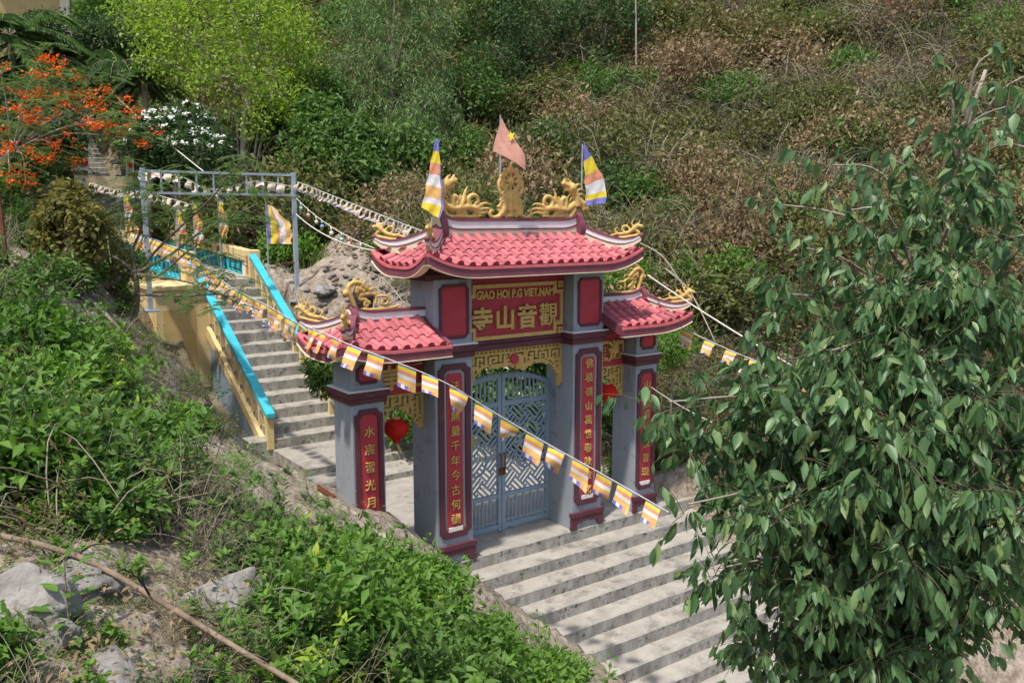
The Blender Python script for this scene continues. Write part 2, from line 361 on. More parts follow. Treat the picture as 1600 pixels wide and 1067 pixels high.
# ------------------------------------------------------------------ concrete steps
def rough_step(x0, x1, y0, y1, z0, z1, seed, n=14):
    """one cast step, tread and riser edges slightly uneven; y0 is the front"""
    r = random.Random(seed); mb = MB(); xs = [x0+(x1-x0)*i/n for i in range(n+1)]
    fr = [r.uniform(-.012, .008) for _ in xs]; tp = [r.uniform(-.006, .004) for _ in xs]
    rows = []
    for i, x in enumerate(xs):
        c = .014+r.random()*.012
        rows.append([(x, y0+fr[i], z0), (x, y0+fr[i]*.6, z1-c+tp[i]), (x, y0+c+fr[i]*.6, z1+tp[i]), (x, y1, z1), (x, y1, z0)])
    for i in range(n):
        for k, mi in ((0, 1), (1, 0), (2, 0), (3, 1), (4, 1)):
            k2 = (k+1) % 5; mb.quad(rows[i][k], rows[i+1][k], rows[i+1][k2], rows[i][k2], mi)
    for row in (rows[0], rows[-1]):
        b = len(mb.v); mb.v += row; mb.f.append(tuple(range(b, b+5)) if row is rows[-1] else tuple(reversed(range(b, b+5)))); mb.m.append(1)
    return mb
fs = thing('concrete_staircase', 'wide worn concrete steps going down in front of the red roofed gate', 'stairs', (2.6, -1, -.5))
obj('landing', rough_step(-.30, 5.25, -.02, 4.05, -.30, 0, 1, 24), [CONC, CONCR], fs)
for i in range(1, FN+1):
    obj('step', rough_step(-.3+.012*i, 5.25+(i % 3)*.03, -FT*i-.02, -FT*(i-1)+.06, -FH*i-.35, -FH*i, 10+i, 24), [CONC, CONCR], fs)
mb = MB(); mb.hexa([(5.3, -4.6, -3.3), (5.62, -4.6, -3.3), (5.62, .9, -.6), (5.3, .9, -.6), (5.3, -4.6, -2.35), (5.62, -4.6, -2.35), (5.62, .9, .03), (5.3, .9, .03)])
obj('side_kerb', mb, CONC, fs, bevel=.02)
rs = thing('concrete_staircase', 'narrow concrete stair climbing behind the gate between turquoise handrails', 'stairs', (.7, 8, .5))
obj('landing', rough_step(-.12, 4.4, 4.0, 5.3, -.3, .13, 31, 18), [CONC, CONCR], rs)
obj('landing', rough_step(-.02, 3.9, 4.72, STY+.1, -.3, .29, 32, 18), [CONC, CONCR], rs)
for k in range(0, STK+1):
    x0, x1 = (STX-.75, 3.3) if k == 0 else ((STX, 2.9) if k < 3 else (STX, STR+.1))
    z = STZ+k*STH
    obj('step', rough_step(x0, x1, STY+k*STT-.02, STY+(k+1)*STT+(.08 if k < STK else .6), max(z-.55, -.2), z, 50+k), [CONC, CONCR], rs)
zL = STZ+STK*STH; yL = STY+STK*STT                                   # level where the walkway begins
# walkway on to the far stair
WSL = .06; WY1 = 21.3
def wz(y): return zL+(y-yL)*WSL
mb = MB(); mb.hexa([(STX, yL+.55, zL-.5), (STR+.1, yL+.55, zL-.5), (STR+.1, WY1, wz(WY1)-.5), (STX, WY1, wz(WY1)-.5),
                    (STX, yL+.55, zL+.02), (STR+.1, yL+.55, zL+.02), (STR+.1, WY1, wz(WY1)), (STX, WY1, wz(WY1))])
structure(obj('path', mb, CONC), 'raised concrete walkway between yellow parapets above the stair')
fs2 = thing('concrete_staircase', 'distant grey stair going up under the flame tree', 'stairs', (.1, 22, 4))
zf = wz(WY1)
for k in range(34):
    obj('step', rough_step(-.75, 1.05, WY1+.36*k, WY1+.36*(k+1)+.1, zf-.4+.2*k, zf+.2*(k+1), 80+k, 6), [CONC, CONCR], fs2)
# ------------------------------------------------------------------ the gate
GC = 1.54
gate = thing('temple_gate', 'grey and maroon temple gate with three pink tiled roofs and gold dragons', 'gate', (GC, .33, 0))
FONT_CACHE = {}
def text_mesh(body, size, ext, bold=0., mat_=None):
    c = bpy.data.curves.new('lettering', 'FONT'); c.body = body; c.size = size; c.extrude = ext; c.offset = bold
    c.align_x = 'CENTER'; c.align_y = 'CENTER'; c.resolution_u = 3
    o = bpy.data.objects.new('tmp', c); COL.objects.link(o); dg = bpy.context.evaluated_depsgraph_get(); dg.update()
    me = bpy.data.meshes.new_from_object(o.evaluated_get(dg)); COL.objects.unlink(o); bpy.data.objects.remove(o)
    me.materials.clear(); me.materials.append(mat_ or GOLD)
    # centre it and stand it upright, facing -y
    if len(me.vertices):
        co = np.zeros(len(me.vertices)*3); me.vertices.foreach_get('co', co); co = co.reshape(-1, 3)
        mid = (co.max(0)+co.min(0))/2; co -= mid; co = np.stack([co[:, 0], -co[:, 2], co[:, 1]], -1)
        me.vertices.foreach_set('co', co.ravel()); me.update()
    return me
def notch(x0, x1, z0, z1, n):
    out = []
    for cx_, cz_, a0 in ((x0, z0, 90), (x1, z0, 180), (x1, z1, 270), (x0, z1, 0)):
        for k in range(4):
            a = math.radians(a0-30*k); out.append((cx_+n*math.cos(a), cz_+n*math.sin(a)))
    return out
def cham(x0, x1, z0, z1, n):
    out = []
    for cx_, cz_, a0 in ((x0, z0, 90), (x1, z0, 180), (x1, z1, 270), (x0, z1, 0)):
        p = (cx_+n*math.cos(math.radians(a0)), cz_+n*math.sin(math.radians(a0))); q = (cx_+n*math.cos(math.radians(a0-90)), cz_+n*math.sin(math.radians(a0-90)))
        for k in range(4): out.append((p[0]+(q[0]-p[0])*k/3, p[1]+(q[1]-p[1])*k/3))
    return out
FR = lambda y: (lambda a, b, d: (a, y-d, b))
def column(x0, x1, y0, y1, zb, bh, zt, chars, z_first, pitch, csz):
    w_ = x1-x0
    mb = MB(); mb.box(x0, x1, y0, y1, -.02, zb); mb.box(x0, x1, y0, y1, zb+bh, zt)
    c = obj('column', mb, GREY, gate, bevel=.012)
    b = MB(); b.box(x0-.035, x1+.035, y0-.035, y1+.035, zb-.035, zb+bh*.35); b.box(x0-.065, x1+.065, y0-.065, y1+.065, zb+bh*.35+.001, zb+bh)
    obj('band', b, MAROON, c, bevel=.012)
    b = MB(); b.box(x0-.062, x1+.062, y0-.062, y1+.062, zb+bh+.001, zb+bh+.018); obj('band_top', b, WHITE, c)
    # lower panel: maroon frame, grey border, sunk red strip
    i1 = .07*w_; t1 = .145*w_; i2 = i1+t1; i3 = i2+.075*w_ if w_ > .55 else i2+.012*w_
    zl0, zl1 = .375, zb-.11; f = FR(y0)
    mb = MB(); mb.ring(notch(x0+i1, x1-i1, zl0, zl1, .075), notch(x0+i2, x1-i2, zl0+t1, zl1-t1, .045), f, -.01, .028); obj('panel_frame', mb, MAROON, c, bevel=.005)
    mb = MB(); mb.prism(cham(x0+i3, x1-i3, zl0+t1*.9, zl1-t1-(i3-i2), .035), f, -.01, .010); obj('red_panel', mb, RED, c)
    mb = MB(); zp = zl0+t1*.9+.012; mb.box(x0+i3+.012, x1-i3-.012, y0-.024, y0-.008, zp, zp+.065); obj('name_plate', mb, PLATE, c, bevel=.004)
    for k, ch in enumerate(chars):
        o = link('character', text_mesh(ch, csz, .012, .0), c, loc=((x0+x1)/2, y0-.022, z_first-pitch*k))
    # upper panel
    za, zc = zb+bh+.09, zt-.07
    mb = MB(); mb.ring(notch(x0+.075, x1-.055, za, zc, .055), cham(x0+.115, x1-.095, za+.04, zc-.04, .03), f, -.01, .024); obj('panel_frame', mb, MAROON, c, bevel=.005)
    mb = MB(); mb.prism(cham(x0+.115, x1-.095, za+.04, zc-.04, .03), f, -.01, .008); obj('red_panel', mb, RED, c)
    # base bracket: moulded top rail and two scrolled feet
    mb = MB(); e = .035; mb.box(x0-e, x1+e, y0-.05, y0+.02, .20, .275)
    W = x1-x0+2*e
    pf = [(0, .0), (.16, .0), (.19, .03), (.17, .06), (.21, .09), (.30, .085), (.35, .11), (.42, .10), (.5, .125)]
    prof = [(a, b) for a, b in pf]+[(1-a, b) for a, b in reversed(pf[:-1])]
    outl = [(x0-e+W*a, b+.005) for a, b in prof]+[(x1+e-.0, .06), (x1+e-.02, .075), (x1+e, .10), (x1+e-.015, .125), (x1+e, .15), (x1+e-.02, .175), (x1+e-.02, .199), (x0-e+.02, .199), (x0-e+.02, .175), (x0-e, .15), (x0-e+.015, .125), (x0-e, .10), (x0-e+.02, .075), (x0-e, .06)]
    mb.prism(outl, f, -.01, .038); obj('base_bracket', mb, MAROON, c, bevel=.004)
    return c
column(0, .612, 0, .66, 3.0, .145, 4.06, '法門無量千年今古何酬', 2.58, .2145, .155)
column(2.468, 3.08, 0, .66, 3.0, .145, 4.06, '佛積嶺山萬世春秋教化', 2.65, .225, .155)
column(-1.25, -.777, .013, .563, 2.53, .13, 3.08, '水宸習光月心明', 2.12, .243, .155)
column(3.824, 4.30, .013, .563, 2.53, .13, 3.08, '山頭雲傘觀音現', 2.16, .248, .155)

# sign beam between the tall columns
def sign_beam(x0, x1, y, z0, z1, yb):
    mb = MB(); mb.box(x0, x1, y, yb, z0, z1); s = obj('sign_board', mb, RED, gate)
    mb = MB(); mb.box(x0, x1, y-.055, y+.02, z0-.14, z0-.055); mb.box(x0, x1, y-.03, y+.02, z0-.054, z0-.001); mb.box(x0, x1, y+.021, yb, z0-.14, z0-.001); obj('moulding', mb, MAROON, s, bevel=.01)
    return s
sg = sign_beam(.612, 2.468, .25, 3.12, 4.06, .6)
mb = MB(); y = .25; T = .055
def bar(mb, x0, x1, z0, z1, y=y, d=.03): mb.box(min(x0, x1), max(x0, x1), y-d, y+.002, min(z0, z1), max(z0, z1))
X0, X1, Z0, Z1 = .64, 2.44, 3.13, 3.94
bar(mb, X0+.13, X1-.13, Z0, Z0+T); bar(mb, X0+.13, X1-.13, Z1-T, Z1)
bar(mb, X0, X0+T, Z0+.26, Z1-.26); bar(mb, X1-T, X1, Z0+.26, Z1-.26)
for sx, xo in ((1, X0), (-1, X1)):
    for sz, zo in ((1, Z0), (-1, Z1)):
        q = lambda a, b, c, d: bar(mb, xo+sx*a, xo+sx*b, zo+sz*c, zo+sz*d)
        q(.13, .13+T, T, .19); q(T, .13, .19-T, .19); q(0, T, .19-T, .26)
        q(0, .04, 0, .10); q(.04, .095, 0, .035); q(.04, .095, .07, .10); q(.06, .095, .036, .069)
obj('gold_fret_frame', mb, GOLD, sg)
for k, ch in enumerate('寺山音觀'):
    link('character', text_mesh(ch, .37, .02, .004 if ch == '觀' else .011), sg, loc=(.93+.405*k, .225, 3.44))
lt = link('lettering', text_mesh('GIAO HOI P.G VIET.NAM', .165, .014, .006), sg, loc=(1.545, .232, 3.79)); lt.scale.x = 1.42/lt.dimensions.x
# bitmaps for gold fretwork
def fret(name, rows, x0, ztop, cw, ch_, y, parent, mirror=False):
    """each # is solid plaster; runs along a row become one bar"""
    mb = MB()
    for j, row in enumerate(rows):
        i = 0
        while i < len(row):
            if row[i] == '#':
                k = i
                while k < len(row) and row[k] == '#': k += 1
                mb.box(x0+i*cw-.002, x0+k*cw+.002, y-(.03 if j % 2 else .033), y+(.03 if j % 2 else .033), ztop-(j+1)*ch_-.001, ztop-j*ch_+.001); i = k
            else: i += 1
    return obj(name, mb, GOLD, parent)
mid = ["##################################################",
       "#.#.#.#.#.#.#.#.#.#.#.#.#.#.#.#.#.#.#.#.#.#.#.#.##",
       "##################################################",
       "#....#.....#......#....##.....##....#......#.....#",
       "#.##.#.###.#.####.#.##.##.###.##.##.#.####.#.###.#",
       "#.#..#.#.#.#.#..#.#.#..#########..#.#.#..#.#.#.#.#",
       "#.####.#...#.#.##.#.####.#####.####.#.##.#.#...#.#",
       "#......#.#.#.#......##.#.#####.#.##......#.#.#.#.#",
       "########.####.##########.#####.##########.####.###",
       "#.##.#####...#########.############.#######.######",
       "#.#..#.##...............#.########.......###.#..##",
       "#.####.#..................######............#.####",
       "#.##.##......................##..............##.##",
       "#.##.#........................................#.##",
       "####.#........................................####",
       "##.###.........................................###",
       "##.##..........................................###",
       "####............................................##",
       "###.............................................##",
       "###.............................................##",
       "###.............................................##",
       "###.............................................##",
       "###.............................................##",
       ".##.............................................#."]
va = fret('fretwork_valance', mid, .612, 2.978, 1.856/50, .0285, .31, gate)
mb = MB(); mb.prism([(1.54+.075*math.cos(a), 2.80+.075*math.sin(a)) for a in np.linspace(0, 2*math.pi, 20, endpoint=False)], FR(.275), -.01, .03); obj('red_disc', mb, RED, va)
sid = ["####################",
       "#....#....#...##...#",
       "#.##.#.##.#.#.##.#.#",
       "#.#..#.#..#.#.#..#.#",
       "#.####.####.#.####.#",
       "#......#....####.#.#",
       "########..######.#.#",
       "#.##.#......##.###.#",
       "#.#..#.......#.#.#.#",
       "#.####.......#.###.#",
       "###.#.........##.#.#",
       "##.##..........#.###",
       "####............##.#",
       "#.#.............#.##",
       "###..............###",
       "##................##",
       "##................##"]
for x0, x1, cs, xs in ((-.777, 0., '岸延', (-.56, -.20)), (3.08, 3.824, '願遡', (3.28, 3.62))):
    mb = MB(); mb.box(x0, x1, .30, .52, 2.49, 3.06); s = obj('sign_board', mb, RED, gate)
    for ch, xx in zip(cs, xs): link('character', text_mesh(ch, .36, .016, .010), s, loc=(xx, .284, 2.74))
    fret('fretwork_valance', sid, x0, 2.488, (x1-x0)/20, .0305, .36, gate)
# underside slabs closing the top of the columns under each roof
mb = MB(); mb.box(-.1, 3.18, .02, .72, 4.045, 4.12); obj('roof_beam', mb, MAROON, gate)
for x0, x1 in ((-1.35, -.02), (3.10, 4.40)):
    mb = MB(); mb.box(x0, x1, .03, .56, 3.07, 3.13); obj('roof_beam', mb, MAROON, gate)

# ---- tiled roofs -------------------------------------------------------------
def tile_mesh(w_, l, end):
    """barrel tile: round roll over a flat pan, tapering up the slope; lower edge open or closed by a dark disc"""
    mb = MB(); r = w_*.285; prof = [(-w_*.5, .0), (-r*1.15, .0)]+[(-r*math.cos(a), .012+r*.78*math.sin(a)) for a in np.linspace(0, math.pi, 7)]+[(r*1.15, .0), (w_*.5, .0)]
    n = len(prof)
    for s_, dz in ((1., .012), (.95, .0)):
        mb.v += [(a*(1. if i in (0, n-1) else s_), 0 if s_ == 1. else l*1.06, b+dz) for i, (a, b) in enumerate(prof)]
    for i in range(n-1): mb.f.append((i, i+1, n+i+1, n+i)); mb.m.append(0)
    b = len(mb.v); mb.v += [(a, 0, dzz) for a, dzz in [(p[0], p[1]+.018) for p in prof[2:-2]]]+[(r, 0, -.012), (-r, 0, -.012)]
    mb.f.append(tuple(reversed(range(b, len(mb.v))))); mb.m.append(1 if end else 2)
    b = len(mb.v); mb.v += [(-w_*.5, 0, .018), (w_*.5, 0, .018), (w_*.5, 0, -.03), (-w_*.5, 0, -.03)]; mb.f.append((b+3, b+2, b+1, b)); mb.m.append(1 if end else 0)
    return mb
class Roof:
    """hip roof over a rectangle with lifted corners; ends: which of left/right ends are hipped"""
    def __init__(s, x0, x1, y0, y1, ze, zr, rx0, rx1, lift, hipl=True, hipr=True):
        s.__dict__.update(locals()); s.cy = (y0+y1)/2
    def eave_z(s, t0, t1, L):    # distance to each end of an eave of length L
        q = 0
        for t, on in ((t0, 1), (t1, 1)): q += s.lift*max(0, 1-t/(.42*s.yl()))**2.2
        return q
    def yl(s): return s.y1-s.y0
    def front(s, x, k, side=-1):
        """point on the front (side -1) or back slope: k 0 at eave, 1 at ridge"""
        y = (s.y0 if side < 0 else s.y1); y = y+(s.cy-y)*k
        z = s.ze+(s.zr-s.ze)*(k*.72+.28*k*k)
        l = 0
        if s.hipl: l += max(0, 1-(x-s.x0)/(.85))**2.4
        if s.hipr: l += max(0, 1-(s.x1-x)/(.85))**2.4
        return Vector((x, y, z+s.lift*l*(1-k)**1.5))
    def side(s, y, k, end):
        x = s.x0+(s.rx0-s.x0)*k if end < 0 else s.x1+(s.rx1-s.x1)*k
        l = max(0, 1-(y-s.y0)/.62)**2.4+max(0, 1-(s.y1-y)/.62)**2.4
        z = s.ze+(s.zr-s.ze)*(k*.72+.28*k*k)
        return Vector((x, y, z+s.lift*l*(1-k)**1.5))
    def hip(s, end, fb, n=9):
        pts = []
        for i in range(n):
            k = 1-i/(n-1)
            x = s.x0+(s.rx0-s.x0)*k if end < 0 else s.x1+(s.rx1-s.x1)*k
            pts.append(s.front(x, k, fb))
        return pts
def make_roof(R, name, tw, tl, nrow):
    # under sheet
    mb = MB(); NX = 40; NK = 6
    for side in (-1, 1):
        g = [[None]*(NK+1) for _ in range(NX+1)]
        for i in range(NX+1):
            for j in range(NK+1):
                k = j/NK; a = R.x0+(R.rx0-R.x0)*k if R.hipl else R.x0; b = R.x1+(R.rx1-R.x1)*k if R.hipr else R.x1
                g[i][j] = R.front(a+(b-a)*i/NX, k, side)
        for i in range(NX):
            for j in range(NK):
                q = [g[i][j], g[i+1][j], g[i+1][j+1], g[i][j+1]]
                mb.quad(*(q if side < 0 else q[::-1]), 0)
                q2 = [Vector((p.x, p.y, p.z-.07)) for p in q]; mb.quad(*(q2[::-1] if side < 0 else q2), 1)
    for end, on in ((-1, R.hipl), (1, R.hipr)):
        if not on: continue
        for i in range(14):
            for j in range(NK):
                def pt(i, j):
                    k = j/NK; a = R.y0+(R.cy-R.y0)*k; b = R.y1+(R.cy-R.y1)*k; return R.side(a+(b-a)*i/14, k, end)
                q = [pt(i, j), pt(i+1, j), pt(i+1, j+1), pt(i, j+1)]
                mb.quad(*(q[::-1] if end < 0 else q), 0)
                q2 = [Vector((p.x, p.y, p.z-.07)) for p in q]; mb.quad(*(q2 if end < 0 else q2[::-1]), 1)
    roof = obj(name, mb, [TILE, CREAM], gate)
    # tiles
    te = tile_mesh(tw, tl, True).mesh('tile', [TILE, TILEEND, TILEEND], False); tu = tile_mesh(tw, tl, False).mesh('tile', [TILE, TILEEND, TILEEND], False); back = MB(); tmb = tile_mesh(tw, tl, True)
    def place(p, q, across, joined, row=0):
        up = (q-p); L_ = up.length; yv = up.normalized(); xv = (across-yv*across.dot(yv)).normalized(); zv = xv.cross(yv)
        M = Matrix((xv, yv, zv)).transposed().to_4x4(); M.translation = p+zv*.012
        if joined:
            b = len(back.v); back.v += [tuple(M @ Vector(v)) for v in tmb.v]; back.f += [tuple(b+i for i in f) for f in tmb.f]; back.m += tmb.m
        else:
            o = bpy.data.objects.new('tile', te if row == 0 else tu); COL.objects.link(o); o.parent = roof; o.matrix_basis = M; o.scale.y *= L_/tl
    ncol = int(round((R.x1-R.x0)/tw)); off = ((R.x1-R.x0)-ncol*tw)/2+tw/2
    for side in (-1, 1):
        for c in range(ncol):
            x = R.x0+off+c*tw
            for r_ in range(nrow):
                k0, k1 = r_/nrow-(.03 if r_ == 0 else 0), (r_+1)/nrow
                if R.hipl and x < R.x0+(R.rx0-R.x0)*(k0+.55/nrow): continue
                if R.hipr and x > R.x1+(R.rx1-R.x1)*(k0+.55/nrow): continue
                a = R.front(x+.01, max(k0, 0), side); b = R.front(x-.01, max(k0, 0), side); ac = (a-b) if side < 0 else (b-a)
                p = R.front(x, k0, side); q = R.front(x, k1, side)
                place(p, q, ac, side > 0, r_)
    ncs = int(round((R.y1-R.y0)/tw)); ys = [(R.y0+R.y1)/2+(i-(ncs-1)/2)*tw for i in range(ncs)]
    for end, on in ((-1, R.hipl), (1, R.hipr)):
        if not on: continue
        for y in ys:
            for r_ in range(nrow):
                k0, k1 = r_/nrow-(.03 if r_ == 0 else 0), (r_+1)/nrow; f = max(0, k0)+.5/nrow
                if y < R.y0+(R.cy-R.y0)*f or y > R.y1+(R.cy-R.y1)*f: continue
                ac = R.side(y-.01, max(k0, 0), end)-R.side(y+.01, max(k0, 0), end)
                if end > 0: ac = -ac
                place(R.side(y, k0, end), R.side(y, k1, end), ac, end > 0, r_)
    o = obj('rear_tiles', back, [TILE, TILEEND], roof); o['kind'] = 'stuff'
    # eave boards
    path = []
    N = 60
    fpts = [R.front(R.x0+(R.x1-R.x0)*i/N, 0, -1) for i in range(N+1)]
    bpts = [R.front(R.x1+(R.x0-R.x1)*i/N, 0, 1) for i in range(N+1)]
    lpts = [R.side(R.y1+(R.y0-R.y1)*i/24, 0, -1) for i in range(25)] if R.hipl else None
    rpts = [R.side(R.y0+(R.y1-R.y0)*i/24, 0, 1) for i in range(25)] if R.hipr else None
    a = MB(); e = MB(); c = MB()
    for pts in (lpts, fpts, rpts, bpts):
        if not pts: continue
        e.sweep([(p.x, p.y, p.z) for p in pts], .052, -.035, .006); a.sweep([(p.x, p.y, p.z) for p in pts], .040, -.140, -.036); c.sweep([(p.x, p.y, p.z) for p in pts], .06, -.151, -.141)
    obj('eave_edge', e, PINKEDGE, roof); obj('eave_board', a, FASCIA, roof); obj('eave_lip', c, CREAM, roof)
    # closing boards at an open end
    for end, on in ((R.x0, R.hipl), (R.x1, R.hipr)):
        if on: continue
        m2 = MB(); sg_ = 1 if end == R.x0 else -1
        pts = [R.front(end, k, -1) for k in np.linspace(0, 1, 7)]+[R.front(end, k, 1) for k in np.linspace(1, 0, 7)]
        m2.sweep([(end, p.y, p.z) for p in pts], .03, -.12, .03); obj('verge_board', m2, FASCIA, roof)
    return roof
def ridge_wall(roof, x0, x1, y, zb, zt, upl, upr):
    n = 36; path = []; xs = np.linspace(x0, x1, n)
    def up(x): return (.09*max(0, 1-(x-x0)/.35)**2 if upl else 0)+(.09*max(0, 1-(x1-x)/.35)**2 if upr else 0)
    path = [(x, y, up(x)) for x in xs]; h = zt-zb
    for nm, m_, hw, a, b in (('ridge_base', CREAM, .062, 0, .42), ('ridge_line', FASCIA, .070, .421, .50), ('ridge_band', WHITE, .060, .501, .86), ('ridge_cap', FASCIA, .072, .861, 1.)):
        mb = MB(); mb.sweep(path, hw, zb+h*a-(.25 if a == 0 else 0), zb+h*b); obj(nm, mb, m_, roof)
def hip_wall(roof, pts, start=.0, h=.20, curl=.10):
    pts = [Vector(p) for p in pts]; n = len(pts); out = []
    for i, p in enumerate(pts):
        t = i/(n-1); out.append((p.x, p.y, p.z+curl*max(0, (t-.55)/.45)**2))
    tp = [1-.55*max(0, (i/(n-1)-.6)/.4) for i in range(n)]
    for nm, m_, hw, a, b in (('hip_base', CREAM, .058, -.08, .42), ('hip_line', FASCIA, .066, .421, .50), ('hip_band', WHITE, .056, .501, .86), ('hip_cap', FASCIA, .068, .861, 1.)):
        mb = MB(); mb.sweep(out, [hw*q for q in tp], [h*a*q+h*(1-q)*.45 for q in tp], [h*b*q+h*(1-q)*.45 for q in tp]); obj(nm, mb, m_, roof)
    mb = MB(); e = Vector(out[-1]); mb.ball((e.x, e.y, e.z+h*.62), .040, 10, 6); obj('hip_knob', mb, FASCIA, roof, smooth=True)
    return out
# sculpted ornaments are drawn as curves in a plane and fused into one plaster body
def sculpt(name, strokes, balls, fn, parent, vox=.014, th=1.):
    mb = MB()
    for pts, r0, r1 in strokes:
        q = [Vector(fn(*p)) for p in pts]
        if len(q) > 2:      # smooth the stroke
            fine = []
            for i in range(len(q)-1):
                p0, p1, p2, p3 = q[max(i-1, 0)], q[i], q[i+1], q[min(i+2, len(q)-1)]
                for t in (0, .25, .5, .75):
                    fine.append(.5*((2*p1)+(p2-p0)*t+(2*p0-5*p1+4*p2-p3)*t*t+(3*p1-p0-3*p2+p3)*t**3))
            q = fine+[q[-1]]
        n = len(q); mb.tube(q, [.86*(r0+(r1-r0)*i/(n-1)) for i in range(n)], 7)
    for c, r in balls: mb.ball(fn(*c), r, 9, 6)
    o = obj(name, mb, GOLD, parent, smooth=True)
    md = o.modifiers.new('fuse', 'REMESH'); md.mode = 'VOXEL'; md.voxel_size = vox; md.use_smooth_shade = True
    return o
def spiral(cx_, cy_, r, a0, turns, n=12, shrink=.25):
    return [(cx_+r*(1-(1-shrink)*i/(n-1))*math.cos(a0+turns*2*math.pi*i/(n-1)), cy_+r*(1-(1-shrink)*i/(n-1))*math.sin(a0+turns*2*math.pi*i/(n-1))) for i in range(n)]
# long ridge dragon (local: a to the tail, b up; head over the origin)
RD_S = [([(-.02, .10), (.02, .21), (.12, .24), (.22, .17), (.33, .12), (.46, .13), (.60, .14), (.72, .12)], .055, .06),
        ([(.72, .12), (.82, .18), (.92, .20), (.99, .165)], .045, .008), ([(.70, .10), (.84, .12), (.95, .125), (1.03, .09)], .045, .008), ([(.68, .07), (.82, .06), (.92, .07), (1.0, .035)], .04, .008),
        ([(-.03, .13), (.0, .2), (-.06, .21), (-.10, .15), (-.08, .09)], .05, .045), ([(.12, .16), (.13, .27), (.17, .37), (.24, .44)], .085, .075),
        ([(.20, .42), (.28, .475), (.37, .50)], .075, .04), ([(.25, .41), (.32, .42), (.37, .41)], .04, .022), ([(.21, .48), (.26, .55), (.31, .585)], .034, .012), ([(.29, .50), (.35, .545), (.37, .59)], .03, .022),
        ([(.16, .46), (.10, .50), (.02, .50)], .04, .008), ([(.13, .40), (.05, .43), (-.03, .415)], .04, .008), ([(.11, .34), (.03, .355), (-.05, .33)], .04, .008), ([(.10, .28), (.03, .285), (-.03, .25)], .036, .008), ([(.22, .36), (.28, .33), (.30, .27)], .03, .008), ([(.20, .31), (.25, .27), (.255, .22)], .03, .008),
        ([(.34, .16), (.34, .27), (.38, .29), (.42, .24), (.40, .18)], .05, .04), ([(.47, .15), (.52, .25), (.55, .36), (.60, .44)], .06, .006), ([(.45, .18), (.46, .26), (.48, .34)], .04, .006),
        ([(.62, .16), (.60, .26), (.67, .31), (.74, .29), (.76, .22), (.70, .19)], .05, .03), ([(.15, .14), (.20, .06), (.27, .0)], .05, .05), ([(.40, .06), (.48, .09), (.54, .04), (.60, .0)], .04, .03), ([(.12, .08), (.2, .02), (.6, .01), (.8, .02)], .03, .03)]
RD_B = [((.22, .445), .085), ((.385, .51), .04), ((.50, .16), .045), ((.30, .13), .045), ((-.085, .12), .045)]
# hip dragon (local a along the hip towards the corner, b up)
HD_S = [([(-.26, .05), (-.14, .07), (-.02, .06), (.08, .08), (.15, .13)], .02, .042), ([(-.26, .05), (-.33, .10), (-.38, .09)], .025, .006), ([(-.24, .03), (-.34, .03), (-.40, .05)], .022, .006),
        ([(.15, .12), (.20, .15), (.245, .13)], .04, .025), ([(.13, .10), (.20, .06), (.21, .02), (.15, .0)], .03, .03), ([(.12, .15), (.10, .21), (.15, .27)], .022, .006), ([(.07, .12), (.03, .18), (.05, .235)], .022, .006),
        ([(.0, .08), (-.05, .13), (-.02, .18), (.03, .16)], .025, .02), ([(-.12, .08), (-.16, .14), (-.11, .17)], .024, .012), ([(.17, .16), (.22, .21), (.225, .255)], .018, .006), ([(-.25, .0), (0, .0), (.16, .01)], .028, .028)]
HD_B = [((.25, .135), .03), ((.17, .155), .032)]
def on_ridge(x, z, y, sgn): return lambda a, b: (x+sgn*a, y, z+b)
def on_hip(p, d): return lambda a, b: (p.x+d.x*a, p.y+d.y*a, p.z+d.z*a+b)
# main roof
RM = Roof(-.35, 3.43, -.44, 1.04, 4.245, 4.63, .30, 2.78, .19)
rm = make_roof(RM, 'main_roof', .188, .26, 4)
ridge_wall(rm, .27, 2.81, .33, 4.60, 4.885, True, True)
for end in (-1, 1):
    for fb in (-1, 1):
        pts = RM.hip(end, fb); out = hip_wall(rm, pts, h=.20, curl=.07)
        p = Vector(out[6]); d = (Vector(out[-1])-Vector(out[4])); d.normalize(); p.z += .185
        sculpt('hip_dragon', HD_S, HD_B, on_hip(p, d), gate, .012)
    # lobed gable plate at the ridge end
    x = .25 if end < 0 else 2.83; cx_ = .33
    for nm, m_, gr, x_a, x_b in (('gable_rim', FASCIA, .035, .0, .10), ('gable_plate', CREAM, 0., -.022, .02)):
        pl = []
        for k in range(36):
            a = 2*math.pi*k/36; r = .135+.02*abs(math.cos(1.5*(a-math.pi/2)))+gr
            pl.append((cx_+r*math.cos(a)*.95, 4.75+.05*(math.sin(a) < -.3)*0+r*1.28*math.sin(a)))
        mb = MB(); s_ = 1 if end < 0 else -1
        mb.prism(pl if end > 0 else pl[::-1], lambda a, b, d: (x+s_*d, a, b), x_a, x_b); obj(nm, mb, m_, rm)
for sgn, x in ((1, .18), (-1, 2.90)):
    sculpt('ridge_dragon', RD_S, RD_B, on_ridge(x, 4.90, .33, sgn), gate, .013)
